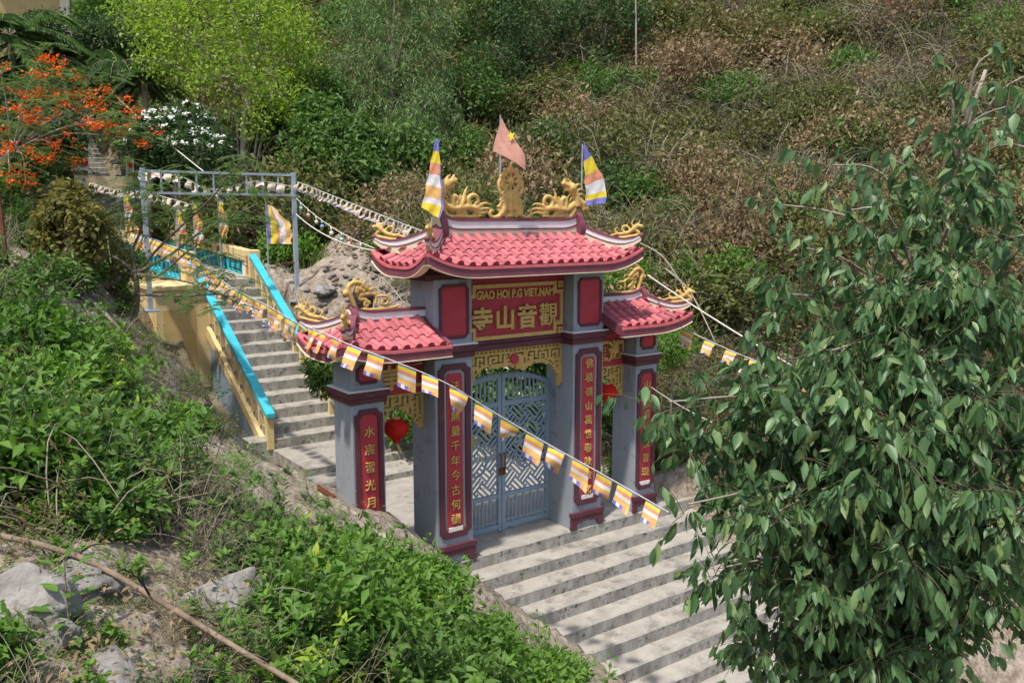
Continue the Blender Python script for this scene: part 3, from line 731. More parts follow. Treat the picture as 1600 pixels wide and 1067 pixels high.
# dharma wheel on its scrolled stand
def wheel():
    S = []; B = []; c = (0, .53)
    circ = [(c[0]+.135*math.cos(a), c[1]+.15*math.sin(a)) for a in np.linspace(0, 2*math.pi, 19)]
    S.append((circ, .026, .026)); circ2 = [(c[0]+.165*math.cos(a), c[1]+.18*math.sin(a)) for a in np.linspace(0, 2*math.pi, 19)]; S.append((circ2, .022, .022))
    for k in range(8):
        a = k*math.pi/4; S.append(([(c[0], c[1]), (c[0]+.13*math.cos(a), c[1]+.145*math.sin(a))], .016, .022))
    B.append((c, .055))
    for k in range(5): a = math.pi/2+(k-2)*.62; B.append(((c[0]+.185*math.cos(a), c[1]+.205*math.sin(a)), .032))
    for sg_ in (-1, 1):
        g = lambda pts: [(sg_*a, b) for a, b in pts]
        S.append((g([(.19, .56), (.215, .49), (.20, .40), (.17, .33)]), .03, .03)); S.append((g([(.18, .46), (.22, .50), (.235, .53)]), .022, .008))
        S.append((g([(.13, .38), (.15, .30), (.19, .26), (.235, .265)]), .035, .008)); S.append((g([(.10, .34), (.10, .2), (.14, .1), (.2, .05)]), .05, .045))
        S.append((g(spiral(.13, .20, .055, 0, 1.1)), .026, .018)); S.append((g(spiral(.20, .13, .05, .6, 1.1)), .026, .018)); S.append((g([(.12, .06), (.25, .02), (.34, .02), (.375, .07), (.345, .115), (.31, .09)]), .04, .026))
        S.append((g(spiral(.10, .04, .05, 0, 1.)), .024, .018)); S.append((g([(.05, .36), (.09, .33), (.14, .345)]), .035, .01))
    S.append(([(0, .36), (0, .2), (0, .02)], .045, .055)); S.append(([(-.05, .30), (-.07, .16), (-.12, .05)], .035, .03)); S.append(([(.05, .30), (.07, .16), (.12, .05)], .035, .03)); S.append(([(-.10, .26), (0, .20), (.10, .26)], .026, .026)); S.append(([(-.05, .02), (0, .08), (.05, .02)], .03, .03)); S.append(([(-.07, .36), (0, .27), (.07, .36)], .025, .025)); S.append(([(-.08, .16), (0, .11), (.08, .16)], .022, .022))
    return S, B
S_, B_ = wheel(); sculpt('dharma_wheel', S_, B_, lambda a, b: (1.52+a, .33, 4.885+b), gate, .011)
# side roofs: hipped at the outer end, open beside the tall column
SCR_S = [([(-.06, .22), (-.02, .12), (.02, .03), (.10, .0), (.5, .0), (.66, .03)], .045, .02), ([(-.06, .22), (-.08, .30), (-.02, .36), (.08, .36), (.16, .30), (.24, .24)], .045, .03), ([(.08, .20), (.30, .20), (.31, .06)], .028, .028), ([(.08, .20), (.08, .14), (.17, .14), (.19, .09)], .024, .024),
         (spiral(.18, .07, .05, 0, 1.1), .026, .02), ([(.31, .17), (.48, .16), (.49, .07), (.40, .06), (.41, .11)], .026, .024), ([(.03, .36), (.0, .41), (.06, .43)], .022, .01), ([(.13, .33), (.17, .38), (.22, .36)], .022, .01), ([(-.06, .3), (-.13, .24)], .03, .03), ([(.02, .3), (.1, .27), (.16, .24)], .04, .03), ([(.22, .26), (.3, .28), (.34, .24)], .022, .012)]
SCR_B = [((-.12, .235), .042), ((.04, .25), .036), ((.11, .32), .03)]
SPK_S = HD_S+[([(.05, .10), (-.02, .2), (-.05, .26)], .02, .006), ([(.10, .16), (.07, .26), (.09, .31)], .02, .006), ([(.15, .17), (.17, .26), (.2, .3)], .018, .006)]
for nm, x0, x1, r0, r1, hl, hr in (('side_roof', -1.53, .0, -1.07, .0, True, False), ('side_roof', 3.08, 4.60, 3.08, 4.14, False, True)):
    R_ = Roof(x0, x1, -.42, .95, 3.225, 3.53, r0, r1, .14, hl, hr)
    ro = make_roof(R_, nm, .180, .25, 3)
    ridge_wall(ro, (r0-.03 if hl else -.0+3.08), (r1+.03 if hr else 0.), .29, 3.43, 3.68, hl, hr)
    end = -1 if hl else 1
    for fb in (-1, 1):
        out = hip_wall(ro, R_.hip(end, fb), h=.17, curl=.07); p = Vector(out[6]); d = (Vector(out[-1])-Vector(out[4])).normalized(); p.z += .17
        sculpt('hip_dragon', SPK_S, HD_B, on_hip(p, d), gate, .012)
    x = r0-.06 if hl else r1+.06; s_ = 1 if hl else -1
    pl = [(.29+.125*math.cos(a), 3.56+.15*math.sin(a)) for a in np.linspace(0, 2*math.pi, 24, endpoint=False)]
    mb = MB(); mb.prism(pl if not hl else pl[::-1], lambda a, b, d: (x+s_*d, a, b), -.02, .02); obj('gable_plate', mb, CREAM, ro)
    pl = [(.29+.16*math.cos(a), 3.56+.19*math.sin(a)) for a in np.linspace(0, 2*math.pi, 24, endpoint=False)]
    mb = MB(); mb.prism(pl if not hl else pl[::-1], lambda a, b, d: (x+s_*d, a, b), .0, .09); obj('gable_rim', mb, FASCIA, ro)
    sculpt('ridge_scroll', SCR_S, SCR_B, on_ridge((r0+.03) if hl else (r1-.03), 3.69, .29, s_), gate, .012)

# ---- iron door leaves ---------------------------------------------------------
def leaf(x0, x1, inner):
    yd = .60; mb = MB(); T_ = .06
    arch = lambda x: 2.10+.43*math.sqrt(max(0, 1-((x-1.54)/1.08)**2))
    for a, b in ((x0, x0+T_), (x1-T_, x1)): mb.box(a, b, yd-.03, yd+.03, .03, arch((a+b)/2)-.01)
    for z in (.06, .56, 2.02): mb.box(x0+T_, x1-T_, yd-.026, yd+.026, z, z+.07)
    n = 14; xs = np.linspace(x0, x1, n+1)
    for i in range(n): mb.hexa([(xs[i], yd-.032, arch(xs[i])-.07), (xs[i+1], yd-.032, arch(xs[i+1])-.07), (xs[i+1], yd+.032, arch(xs[i+1])-.07), (xs[i], yd+.032, arch(xs[i])-.07), (xs[i], yd-.032, arch(xs[i])), (xs[i+1], yd-.032, arch(xs[i+1])), (xs[i+1], yd+.032, arch(xs[i+1])), (xs[i], yd+.032, arch(xs[i]))])
    lf = obj('door_leaf', mb, IRON, gate)
    mb = MB(); k = 9
    for i in range(1, k+1):
        x = x0+T_+(x1-x0-2*T_)*i/(k+1); mb.box(x-.012, x+.012, yd-.012, yd+.012, 2.09, arch(x)-.07)
    obj('upper_bars', mb, IRON, lf)
    mb = MB(); k = 10
    for i in range(1, k+1):
        x = x0+T_+(x1-x0-2*T_)*i/(k+1); mb.box(x-.011, x+.011, yd-.012, yd+.012, .13+(.05 if i % 2 else 0), .56-(.06 if i % 2 == 0 else 0))
    mb.box(x0+T_, x1-T_, yd-.011, yd+.011, .17, .19); obj('lower_bars', mb, IRON, lf)
    # spikes along the arch
    mb = MB()
    for i in range(22):
        x = x0+.02+(x1-x0-.04)*i/21; z = arch(x); mb.hexa([(x-.008, yd-.008, z-.01), (x+.008, yd-.008, z-.01), (x+.008, yd+.008, z-.01), (x-.008, yd+.008, z-.01), (x-.002, yd-.002, z+.035), (x+.002, yd-.002, z+.035), (x+.002, yd+.002, z+.035), (x-.002, yd+.002, z+.035)])
    obj('spikes', mb, IRON, lf)
    # slanting key lattice
    mb = MB(); s_ = .21; xa, xb, za, zb = x0+T_, x1-T_, .63, 2.02; c45 = math.sqrt(.5); bw = .014
    def clip(p, q):
        t0, t1 = 0., 1.
        for a, d, lo, hi in ((p[0], q[0]-p[0], xa, xb), (p[1], q[1]-p[1], za, zb)):
            if abs(d) < 1e-9:
                if a < lo or a > hi: return None
            else:
                u, v_ = (lo-a)/d, (hi-a)/d
                if u > v_: u, v_ = v_, u
                t0, t1 = max(t0, u), min(t1, v_)
        if t1-t0 < .08: return None
        return [(p[0]+(q[0]-p[0])*t, p[1]+(q[1]-p[1])*t) for t in (t0, t1)]
    ox, oz = (x0+x1)/2, 1.3; cnt = 0
    for i in range(-9, 10):
        for j in range(-9, 10):
            for b in range(3):
                o_ = (b+.5)/3*s_
                if (i+j) % 2: p, q = (i*s_+o_, j*s_-.03), (i*s_+o_, (j+1)*s_+.01)
                else: p, q = (i*s_-.03, j*s_+o_), ((i+1)*s_+.01, j*s_+o_)
                P_ = [(ox+(a-b_)*c45, oz+(a+b_)*c45) for a, b_ in (p, q)]
                r = clip(*P_)
                if not r: continue
                (ax, az), (bx_, bz) = r; dx, dz = bx_-ax, bz-az; L_ = math.hypot(dx, dz); nx, nz = -dz/L_*bw, dx/L_*bw; dp = .009+.0006*((i*7+j*3+b) % 5)
                mb.hexa([(ax+nx, yd-dp, az+nz), (ax-nx, yd-dp, az-nz), (ax-nx, yd+dp, az-nz), (ax+nx, yd+dp, az+nz), (bx_+nx, yd-dp, bz+nz), (bx_-nx, yd-dp, bz-nz), (bx_-nx, yd+dp, bz-nz), (bx_+nx, yd+dp, bz+nz)])
    mb.f = [tuple(f) for f in mb.f]; o = obj('lattice', mb, IRON, lf); o['kind'] = 'stuff'
    # oval field cut into the lattice and a handle
    mb = MB(); cx_ = (x0+x1)/2; mb.ring([(cx_+.20*math.cos(a), 1.20+.24*math.sin(a)) for a in np.linspace(0, 2*math.pi, 28, endpoint=False)], [(cx_+.175*math.cos(a), 1.20+.215*math.sin(a)) for a in np.linspace(0, 2*math.pi, 28, endpoint=False)], FR(yd), -.016, .016)
    obj('oval', mb, IRON, lf)
    hx = x1-.03 if inner > 0 else x0+.03
    mb = MB(); mb.tube([(hx, yd-.03, .98), (hx, yd-.07, 1.0), (hx, yd-.07, 1.26), (hx, yd-.03, 1.28)], .012, 6); mb.box(hx-.025, hx+.025, yd-.045, yd-.031, .93, 1.05); obj('handle', mb, RUST, lf)
leaf(.618, 1.515, 1); leaf(1.527, 2.462, -1)
mb = MB(); yd = .585; mb.box(.86, 1.02, yd-.012, yd-.004, 1.44, 1.63); g = obj('door_sign', mb, mat('yellow green sign', (.42, .36, .04), (.30, .26, .03), 20, .5), gate)
# ------------------------------------------------------------------ lanterns
def lantern(x, z, label):
    l = thing('paper_lantern', label, 'lantern', (x, .36, z), 'red lanterns in the side openings')
    mb = MB(); n = 24; R_ = []
    for j in range(15):
        t = j/14; a = -1.25+2.5*t; R_.append((.172*math.cos(a)+.0, .145*math.sin(a)*1.04))
    for r, zz in R_:
        for i in range(n):
            a = 2*math.pi*i/n; q = r*(1-.025*(i % 2)); mb.v.append((x+q*math.cos(a), .36+q*math.sin(a), z+zz))
    for j in range(14):
        for i in range(n):
            i2 = (i+1) % n; mb.f.append((j*n+i, j*n+i2, (j+1)*n+i2, (j+1)*n+i)); mb.m.append(0)
    obj('body', mb, LANTERN, l, smooth=True)
    mb = MB(); mb.tube([(x, .36, z-.142), (x, .36, z-.20)], [.062, .055], 14); obj('bottom_collar', mb, LANTERN, l)
    mb = MB(); mb.tube([(x, .36, z+.140), (x, .36, z+.165)], [.06, .055], 14); obj('top_collar', mb, GOLD, l)
    mb = MB(); mb.tube([(x, .36, z-.19), (x+.02, .36, z-.25), (x+.05, .35, z-.34)], [.01, .02, .026], 7); obj('tassel', mb, mat('tassel thread', (.62, .45, .18), None, 60, .8), l)
    mb = MB(); mb.tube([(x, .36, z+.16), (x, .36, 2.47)], .006, 5); obj('cord', mb, ROPE, l)
lantern(-.42, 2.0, 'round red lantern hanging in the opening beneath the gate roof beside the stair')
lantern(3.50, 2.04, 'round red lantern half hidden behind the tall column next to the spiky grass')
# ------------------------------------------------------------------ stair handrails and parapets
SL = STH/STT
def nz(y): return STZ+(y-STY)/STT*STH            # line through the nosings
def handrail(x, label, k0):
    r = thing('stair_handrail', label, 'handrail', (x, STY, STZ), 'turquoise topped handrails of the stair')
    for k in range(k0, STK):
        ya = STY+k*STT+.05; zt = STZ+k*STH; yb = ya+STT; zU = lambda y: nz(y)+.50
        sp = zt+.29; pts = [(ya, zt-.02), (ya+.095, zt-.02), (ya+.095, sp)]
        for i in range(1, 7):
            a = math.pi*(1-i/7); c = (ya+.095+yb)/2; hw = (yb-ya-.095)/2
            pts.append((c+hw*math.cos(a), sp+.16*math.sin(a)+(c+hw*math.cos(a)-ya-.095)*SL))
        pts += [(yb-.001, sp+(yb-ya-.095)*SL), (yb-.001, zU(yb)), (ya, zU(ya))]
        mb = MB(); mb.prism(pts, lambda a, b, d: (x+d, a, b), -.045, .045, 0)
        n = len(pts)
        for i in range(2, 2+n): mb.m[i] = 1
        mb.m[0] = mb.m[1] = 0; mb.m[2+n-1] = 0
        obj('baluster', mb, [YELLOW, WHITE], r)
    y0, y1 = STY+k0*STT-.10, STY+STK*STT+.02
    q = lambda y, dx, dz: (x+dx, y, nz(y)+dz)
    mb = MB(); mb.hexa([q(y0, -.095, .505), q(y0, .095, .505), q(y1, .095, .505), q(y1, -.095, .505), q(y0, -.095, .605), q(y0, .095, .605), q(y1, .095, .605), q(y1, -.095, .605)])
    obj('top_rail', mb, TURQ, r, bevel=.015)
    mb = MB(); yy = STY+k0*STT-.05; mb.box(x-.075, x+.075, yy, yy+.14, STZ+k0*STH-.21, nz(yy)+.50); obj('newel_post', mb, YELLOW, r, bevel=.01)
    return r
hl_ = handrail(STX, 'turquoise topped yellow handrail along the open side of the stair above the blue wall', 0)
hr_ = handrail(STR, 'turquoise topped yellow handrail on the earth bank side of the stair', 0)
# side of the stair: yellow string over a pale blue wall
sw = thing('stair_side_wall', 'pale blue wall with slanting yellow string under the stair', 'wall', (STX, 8, .3))
xo = STX-.045
mb = MB(); y0, y1 = STY-.02, STY+STK*STT+.1
mb.prism([(y0, STZ-.30), (y0+.20, STZ-.30), (y1, nz(y1)-.47), (y1, nz(y1)-.185), (y0+.02, STZ-.185), (y0, STZ-.2)], lambda a, b, d: (xo+d, a, b), -.05, .06); obj('string', mb, YELLOW, sw, bevel=.008)
mb = MB(); mb.prism([(y0+.1, -.4), (10.0, -.4), (10.0, nz(10.0)-.44), (y0+.2, STZ-.32)], lambda a, b, d: (xo+d, a, b), -.0, .09); obj('blue_wall', mb, BLUEWALL, sw)
mb = MB(); mb.box(-1.25, xo+.10, 10.0, yL+.5, 1.0, 3.28); obj('yellow_wall', mb, YELLOW, sw, bevel=.015)
mb = MB(); mb.box(-1.32, xo-.06, 9.93, yL+.5, 3.281, 3.38); obj('ledge', mb, YELLOW, sw, bevel=.015)
mb = MB(); mb.box(-1.10, -.40, 9.985, 10.02, 1.2, 2.85); obj('sunk_panel', mb, mat('ochre wall panel', (.58, .41, .17), (.48, .33, .13), 3, .8, .06, 40), sw)
def parapet(x, label, inner):
    p = thing('walkway_parapet', label, 'parapet', (x, yL, zL), 'yellow parapets of the walkway'); ya, yb = yL+.15, WY1
    def slab(x0, x1, ya, yb, za, zb, mi=0):
        m_ = MB(); m_.hexa([(x0, ya, wz(ya)+za), (x1, ya, wz(ya)+za), (x1, yb, wz(yb)+za), (x0, yb, wz(yb)+za), (x0, ya, wz(ya)+zb), (x1, ya, wz(ya)+zb), (x1, yb, wz(yb)+zb), (x0, yb, wz(yb)+zb)], mi); return m_
    obj('cap_beam', slab(x-.12, x+.12, ya-.1, yb, .37, .66), YELLOW, p, bevel=.015)
    obj('plinth', slab(x-.10, x+.10, ya, yb, -1.6, -.20), YELLOW, p)
    obj('back_panel', slab(x-.03, x+.03, ya, yb, -.20, .37), TEAL, p)
    m_ = MB(); m_.box(x-.15, x+.15, ya-.16, ya+.22, zL-.9, zL+.70); obj('end_pillar', m_, YELLOW, p, bevel=.02)
    if inner:
        m_ = MB(); m_.box(x-.165, x-.151, ya-.07, ya+.05, zL+.12, zL+.56); obj('pillar_panel', m_, mat('terracotta panel', (.45, .20, .13), (.38, .17, .11), 10, .7), p)
        m_ = MB(); m_.box(x-.075, x-.031, ya+.26, ya+.62, zL-.18, zL+.37); obj('white_panel', m_, WHITE, p)
    n = 22; y_ = ya+(.75 if inner else .35); st = (yb-y_)/n
    prof = [(.04, 0), (.09, .03), (.10, .10), (.06, .16), (.035, .25), (.06, .36), (.085, .44), (.05, .50), (.09, .565)]
    s_ = -1
    for i in range(n):
        yc = y_+st*(i+.5); zb = wz(yc)-.19; k = st/.24
        out = [(yc+a*k, zb+b) for a, b in prof]+[(yc-a*k, zb+b) for a, b in reversed(prof)]
        m_ = MB(); m_.prism(out, lambda a, b, d: (x+d, a, b), -.075, .075); obj('baluster', m_, TURQ, p)
parapet(STX, 'yellow walkway parapet with turquoise balusters facing the leafy bank', False)
parapet(STR+.05, 'yellow walkway parapet with a terracotta panel on its end pillar', True)
# ------------------------------------------------------------------ steel frame over the walkway
fr = thing('steel_frame', 'pale grey steel goal frame with a ladder truss spanning the walkway', 'frame', (.2, 9.5, 3))
FY = 9.55; fx0, fx1 = -1.45, 1.88; fzt = 5.88
for x, zb in ((fx0, 2.9), (fx1, 2.93)):
    mb = MB(); mb.box(x-.045, x+.045, FY-.045, FY+.045, zb, fzt+.06); o = obj('post', mb, STEEL, fr)
    mb = MB(); mb.box(x-.16, x+.16, FY-.16, FY+.16, zb-.02, zb+.02); obj('base_plate', mb, STEEL, fr)
    mb = MB(); mb.box(x-.06, x+.06, FY-.06, FY+.06, fzt-.50, fzt-.46); obj('collar', mb, STEEL, fr)
for z in (fzt, fzt-.46):
    mb = MB(); mb.box(fx0+.046, fx1-.046, FY-.025, FY+.025, z-.025, z+.025); obj('chord', mb, STEEL, fr)
for i in range(1, 9):
    x = fx0+(fx1-fx0)*i/9; mb = MB(); mb.box(x-.017, x+.017, FY-.017, FY+.017, fzt-.434, fzt-.026); obj('strut', mb, STEEL, fr)
mb = MB(); mb.box(1.52, fx1-.046, FY-.02, FY+.02, 3.82, 3.86); obj('brace', mb, RUST, fr)
# ------------------------------------------------------------------ lotus posts and banner at the far stair
for x, lab in ((-.80, 'red lotus bud on a post under the orange flame blossoms'), (.86, 'red lotus bud on a grey post next to the white flowering bush')):
    l = thing('lotus_post', lab, 'post', (x, 20.6, 4), 'lotus topped posts'); y = 20.6
    mb = MB(); mb.box(x-.16, x+.16, y-.16, y+.16, 3.6, 6.25); obj('shaft', mb, STEEL, l)
    mb = MB(); mb.box(x-.19, x+.19, y-.19, y+.19, 6.251, 6.38); obj('band', mb, MAROON, l); mb = MB(); mb.box(x-.22, x+.22, y-.22, y+.22, 6.381, 6.50); obj('cap', mb, STEEL, l)
    mb = MB(); mb.ball((x, y, 6.72), (.16, .16, .25), 12, 8)
    for k in range(8):
        a = k*math.pi/4; mb.tube([(x+.1*math.cos(a), y+.1*math.sin(a), 6.52), (x+.2*math.cos(a), y+.2*math.sin(a), 6.66), (x+.17*math.cos(a), y+.17*math.sin(a), 6.84)], [.08, .07, .005], 6)
    obj('lotus_bud', mb, REDLOTUS, l, smooth=True)
bn = thing('banner', 'cream banner with red lettering strung between the lotus posts', 'banner', (0, 20.4, 6))
mb = MB(); mb.box(-.72, .72, 20.40, 20.42, 5.78, 6.22); obj('cloth', mb, cloth('cream banner cloth', (.75, .62, .40), .2), bn)
RL = mat('red lettering', (.55, .06, .03), None, 20, .7)
link('lettering', text_mesh('GIAO HOI PHAT GIAO VIET NAM', .085, .004, .003, RL), bn, loc=(0, 20.39, 6.14))
link('lettering', text_mesh('QUAN AM SON TU', .185, .004, .008, RL), bn, loc=(0, 20.39, 5.95))
# ------------------------------------------------------------------ flags
FB, FY_, FRD, FW, FO = (cloth('flag blue', (.22, .22, .60)), cloth('flag yellow', (.84, .66, .06)), cloth('flag coral', (.80, .34, .20)), cloth('flag white', (.80, .78, .76)), cloth('flag orange', (.84, .50, .18)))
PALE = [cloth('pale '+n, q) for n, q in (('lilac', (.55, .52, .62)), ('yellow', (.78, .68, .40)), ('peach', (.78, .56, .44)), ('white', (.80, .76, .70)), ('cream', (.80, .66, .48)))]
FLAGM = [FB, FY_, FRD, FW, FO]
def flag_mesh(w_, h, seed, nx=5, ny=12, curl=.0, wave=.03, lean=0., mats=None, slope=0.):
    """hung from its top edge: blue, yellow, coral, white, orange bands and a chequered hem"""
    r = random.Random(seed); mb = MB(); ph = r.uniform(0, 6)
    for j in range(ny+1):
        for i in range(nx+1):
            a, b = i/nx-.5, j/ny
            x = a*w_+lean*b*h; z = -b*h+slope*a*w_; y = wave*b*(math.sin(ph+a*4+b*3)+.5*math.sin(2*ph+b*7))
            if curl: y += curl*b*b*h*(a+.5); z += curl*.7*b*b*h*(a+.3); x -= curl*.5*b*b*w_*a
            mb.v.append((x, y, z))
    band = [0, 1, 1, 2, 2, 3, 3, 4, 4, 4, 9, 9]
    for j in range(ny):
        for i in range(nx):
            k = j*(nx+1)+i; mb.f.append((k, k+1, k+nx+2, k+nx+1)); m_ = band[j*len(band)//ny]
            mb.m.append(m_ if m_ < 9 else (i*2+1) % 5 if (i % 5) else 0)
    return mb.mesh('flag', mats or FLAGM, True)
FV = [(.235, .31, s, 5, 12, cc, wv, ln) for s, cc, wv, ln in ((1, 0, .02, -.12), (2, 0, .035, -.22), (3, .25, .03, -.15), (4, 0, .02, 0.), (5, .7, .05, -.2), (6, -.3, .04, -.1), (12, 0, .03, -.18), (13, 0, .02, -.05))]
FSM = [(.17, .19, s, 4, 6, cc, .05, -.2, PALE) for s, cc in ((7, .5), (8, -.3), (9, .9), (10, 0))]
def sag(a, b, s, n=24):
    a, b = Vector(a), Vector(b); return [a.lerp(b, i/n)-Vector((0, 0, s*4*(i/n)*(1-i/n))) for i in range(n+1)]
def at_len(pts, d):
    for i in range(len(pts)-1):
        L_ = (pts[i+1]-pts[i]).length
        if d <= L_: return pts[i].lerp(pts[i+1], d/L_), (pts[i+1]-pts[i]).normalized()
        d -= L_
    return pts[-1].copy(), (pts[-1]-pts[-2]).normalized()
def bunting(label, pts, gap, meshes, seed, start=.15, slope=.6, cat='bunting', scale=1., skip=0.):
    b = thing('flag_bunting', label, cat, pts[0], 'strings of little striped flags'); r = random.Random(seed)
    mb = MB(); mb.tube(pts, .006, 5); obj('cord', mb, ROPE, b)
    tot = sum((pts[i+1]-pts[i]).length for i in range(len(pts)-1)); d = start
    while d < tot-.1:
        if r.random() >= skip:
            p, t = at_len(pts, d); hz = math.hypot(t.x, t.y); s_ = scale*r.uniform(.92, 1.08)
            o = bpy.data.objects.new('flag', flag_mesh(*r.choice(meshes), slope=t.z/hz)); COL.objects.link(o); o.parent = b; o.matrix_parent_inverse = Matrix.Translation(-WT[b.name])
            o.matrix_basis = Matrix.Translation(p) @ Matrix.Rotation(math.atan2(t.y, t.x), 4, 'Z') @ Matrix.Rotation(r.uniform(-.85, .05), 4, 'X') @ Matrix.Scale(s_, 4)
        d += gap*r.uniform(.82, 1.18)
    return b
V3 = lambda q: Vector([float(k) for k in q])
def poly(*q): return [V3(P(*k)) for k in q]
def smooth(pts, n=6):
    out = []
    for i in range(len(pts)-1):
        p0, p1, p2, p3 = pts[max(i-1, 0)], pts[i], pts[i+1], pts[min(i+2, len(pts)-1)]
        for k in range(n):
            t = k/n; out.append(.5*((2*p1)+(p2-p0)*t+(2*p0-5*p1+4*p2-p3)*t*t+(3*p1-p0-3*p2+p3)*t**3))
    return out+[pts[-1]]
bunting('string of striped flags drooping across the front of the gate', smooth(poly((474, 508, 11.5), (510, 522, 10.5), (545, 538, 10.1), (620, 566, 10.0), (700, 600, 10.1), (770, 643, 10.3), (850, 690, 10.4), (940, 740, 10.3), (1045, 800, 10.0))), .335, FV, 3, .42, scale=.86)
bunting('string of striped flags from the right roof corner into the leafy tree', smooth(poly((1058, 508, 14.2), (1090, 524, 14), (1150, 551, 13.6), (1230, 582, 13), (1330, 610, 12.4))), .40, FV, 5, .20, scale=.88)
bunting('bunched string of striped flags hanging above the stair treads', smooth(poly((236, 372, 18.5), (300, 400, 17.5), (360, 448, 16.2), (415, 476, 15), (470, 508, 13.8), (482, 512, 13.0))), .26, FV, 8, .1, scale=1.05)
bunting('string of pale flags seen edge on from the steel frame to the main roof', smooth(poly((464, 284, 20), (520, 306, 18), (580, 330, 16), (630, 350, 14.2), (662, 362, 13))), .29, FSM, 11, .1)
bunting('string of pale flags tied along the truss of the steel frame', smooth(poly((216, 268, 19), (280, 275, 19.3), (330, 296, 19), (400, 283, 19.6), (458, 292, 19.8))), .25, FSM, 13, .1)
bunting('string of pale flags below the lettered banner', smooth(poly((140, 285, 24), (180, 297, 23), (225, 300, 21), (300, 320, 20))), .28, FSM, 14, .1)
# loose litter of flags under the leafy tree
def rope(name, label, pts, r=.008, cat='rope', m_=None):
    mb = MB(); mb.tube(pts, r, 5); o = obj(name, mb, m_ or ROPE); return tag(o, label, cat, 'ropes and wires')
rope('rope', 'white rope running from the right roof dragon down into the leafy tree', sag(P(1012, 430, 14), P(1310, 612, 11.5), .05), .012)
rope('rope', 'thin wire slanting above the white flowering bush', sag(P(180, 150, 26), P(318, 268, 21), .05), .014)
rope('rope', 'white rope from the steel frame down to the main roof corner', sag(P(463, 335, 19.6), P(588, 392, 13.2), .15), .012)
rope('rope', 'thin line stretching out in front of the smaller column into the leaves', sag(P(1018, 605, 13), P(1130, 668, 8), .03), .006)
ls = thing('lamp_string', 'wire of small pale bulbs between the steel frame and the main roof', 'lamp string', P(463, 310, 19.7))
pts = sag(P(463, 310, 19.7), P(585, 388, 13.4), .12); mb = MB(); mb.tube(pts, .008, 5); obj('wire', mb, ROPE, ls)
BUL = [mat('bulb '+n, c, None, 30, .3, spec=.6) for n, c in (('white', (.7, .68, .6)), ('peach', (.6, .35, .22)), ('blue', (.25, .32, .5)), ('green', (.3, .5, .4)), ('cream', (.7, .6, .4)))]
for i in range(1, 9):
    p = pts[i*24//9]; mb = MB(); mb.tube([p, p-Vector((0, 0, .08))], .018, 6); mb.ball(p-Vector((0, 0, .12)), .045, 8, 6); obj('bulb', mb, BUL[(i*3) % 5], ls, smooth=True)
ls = thing('lamp_string', 'wire of small pale bulbs drooping over the stair treads', 'lamp string', P(370, 455, 17))
pts = sag(P(372, 458, 17.4), P(482, 530, 13.6), .22); mb = MB(); mb.tube(pts, .006, 5); obj('wire', mb, ROPE, ls)
for i in range(1, 7):
    p = pts[i*24//7]; mb = MB(); mb.tube([p, p-Vector((0, 0, .07))], .014, 6); mb.ball(p-Vector((0, 0, .10)), .036, 8, 6); obj('bulb', mb, BUL[(i*2+1) % 5], ls, smooth=True)
# flags on poles
def pole_flag(label, base, top, me, p_flag, rz, scale, grp='flags on poles'):
    t = thing('flag_on_pole', label, 'flag', base, grp)
    mb = MB(); mb.tube([base, top], [.014, .010], 6); obj('pole', mb, STEEL, t)
    o = bpy.data.objects.new('cloth', me); COL.objects.link(o); o.parent = t; o.matrix_parent_inverse = Matrix.Translation(-WT[t.name]); o.matrix_basis = Matrix.Translation(p_flag) @ Matrix.Rotation(rz, 4, 'Z') @ Matrix.Scale(scale, 4)
    return t
def draped(pts_top, pts_bot, mats, bands, n=10, wave=.03, seed=0):
    """cloth hanging from a pole: outline given by two edges (x, z) that run from the hoist outward"""
    r = random.Random(seed); mb = MB(); m_ = len(pts_top)
    for i in range(m_):
        for j in range(n+1):
            t = j/n; x = pts_top[i][0]*(1-t)+pts_bot[i][0]*t; z = pts_top[i][1]*(1-t)+pts_bot[i][1]*t
            mb.v.append((x, wave*math.sin(3.1*t*3+i*1.7+seed)*(.3+i/m_)-(.16*t+.10)*i/m_, z))
    for i in range(m_-1):
        for j in range(n): k = i*(n+1)+j; mb.f.append((k, k+1, k+n+2, k+n+1)); mb.m.append(bands(i, j))
    return mb.mesh('cloth', mats, True)
# tall limp flag at the left ridge dragon: bands cross the cloth from the blue tip down to the orange hem
b5 = [0, 0, 1, 1, 2, 2, 3, 3, 4, 4, 3, 1]
me = draped([(.25-.28*i/12, .95-.92*i/12) for i in range(13)], [(.30-.07*i/12, .95-.99*i/12) if i < 12 else (.15, -.12) for i in range(13)], FLAGM, lambda i, j: 0 if j == 9 and i > 3 else b5[min(i, 11)], 10, .02, 1)
pole_flag('tall limp striped flag standing by the dragon nearest the stair', (.30, .36, 4.9), (.285, .34, 5.97), me, Vector((.0, .33, 5.0)), 0, 1.)
me = draped([(0-.0*i, .92-.9*i/12) for i in range(13)], [(.02+.30*min(1, i/9)-.05*max(0, (i-9)/3), .98-.80*i/12-.03*max(0, i-8)) for i in range(13)], FLAGM, lambda i, j: [0, 0, 0, 1, 1, 1, 2, 2, 3, 3, 1, 0][i], 10, .02, 2)
pole_flag('striped flag spread beside the dragon on the far end of the ridge', (2.90, .36, 4.9), (2.895, .34, 6.02), me, Vector((2.9, .33, 5.06)), 0, 1.)
PEACH = cloth('faded coral red cloth', (.92, .50, .40), .62); STARY = cloth('yellow star cloth', (.85, .70, .05), .3)
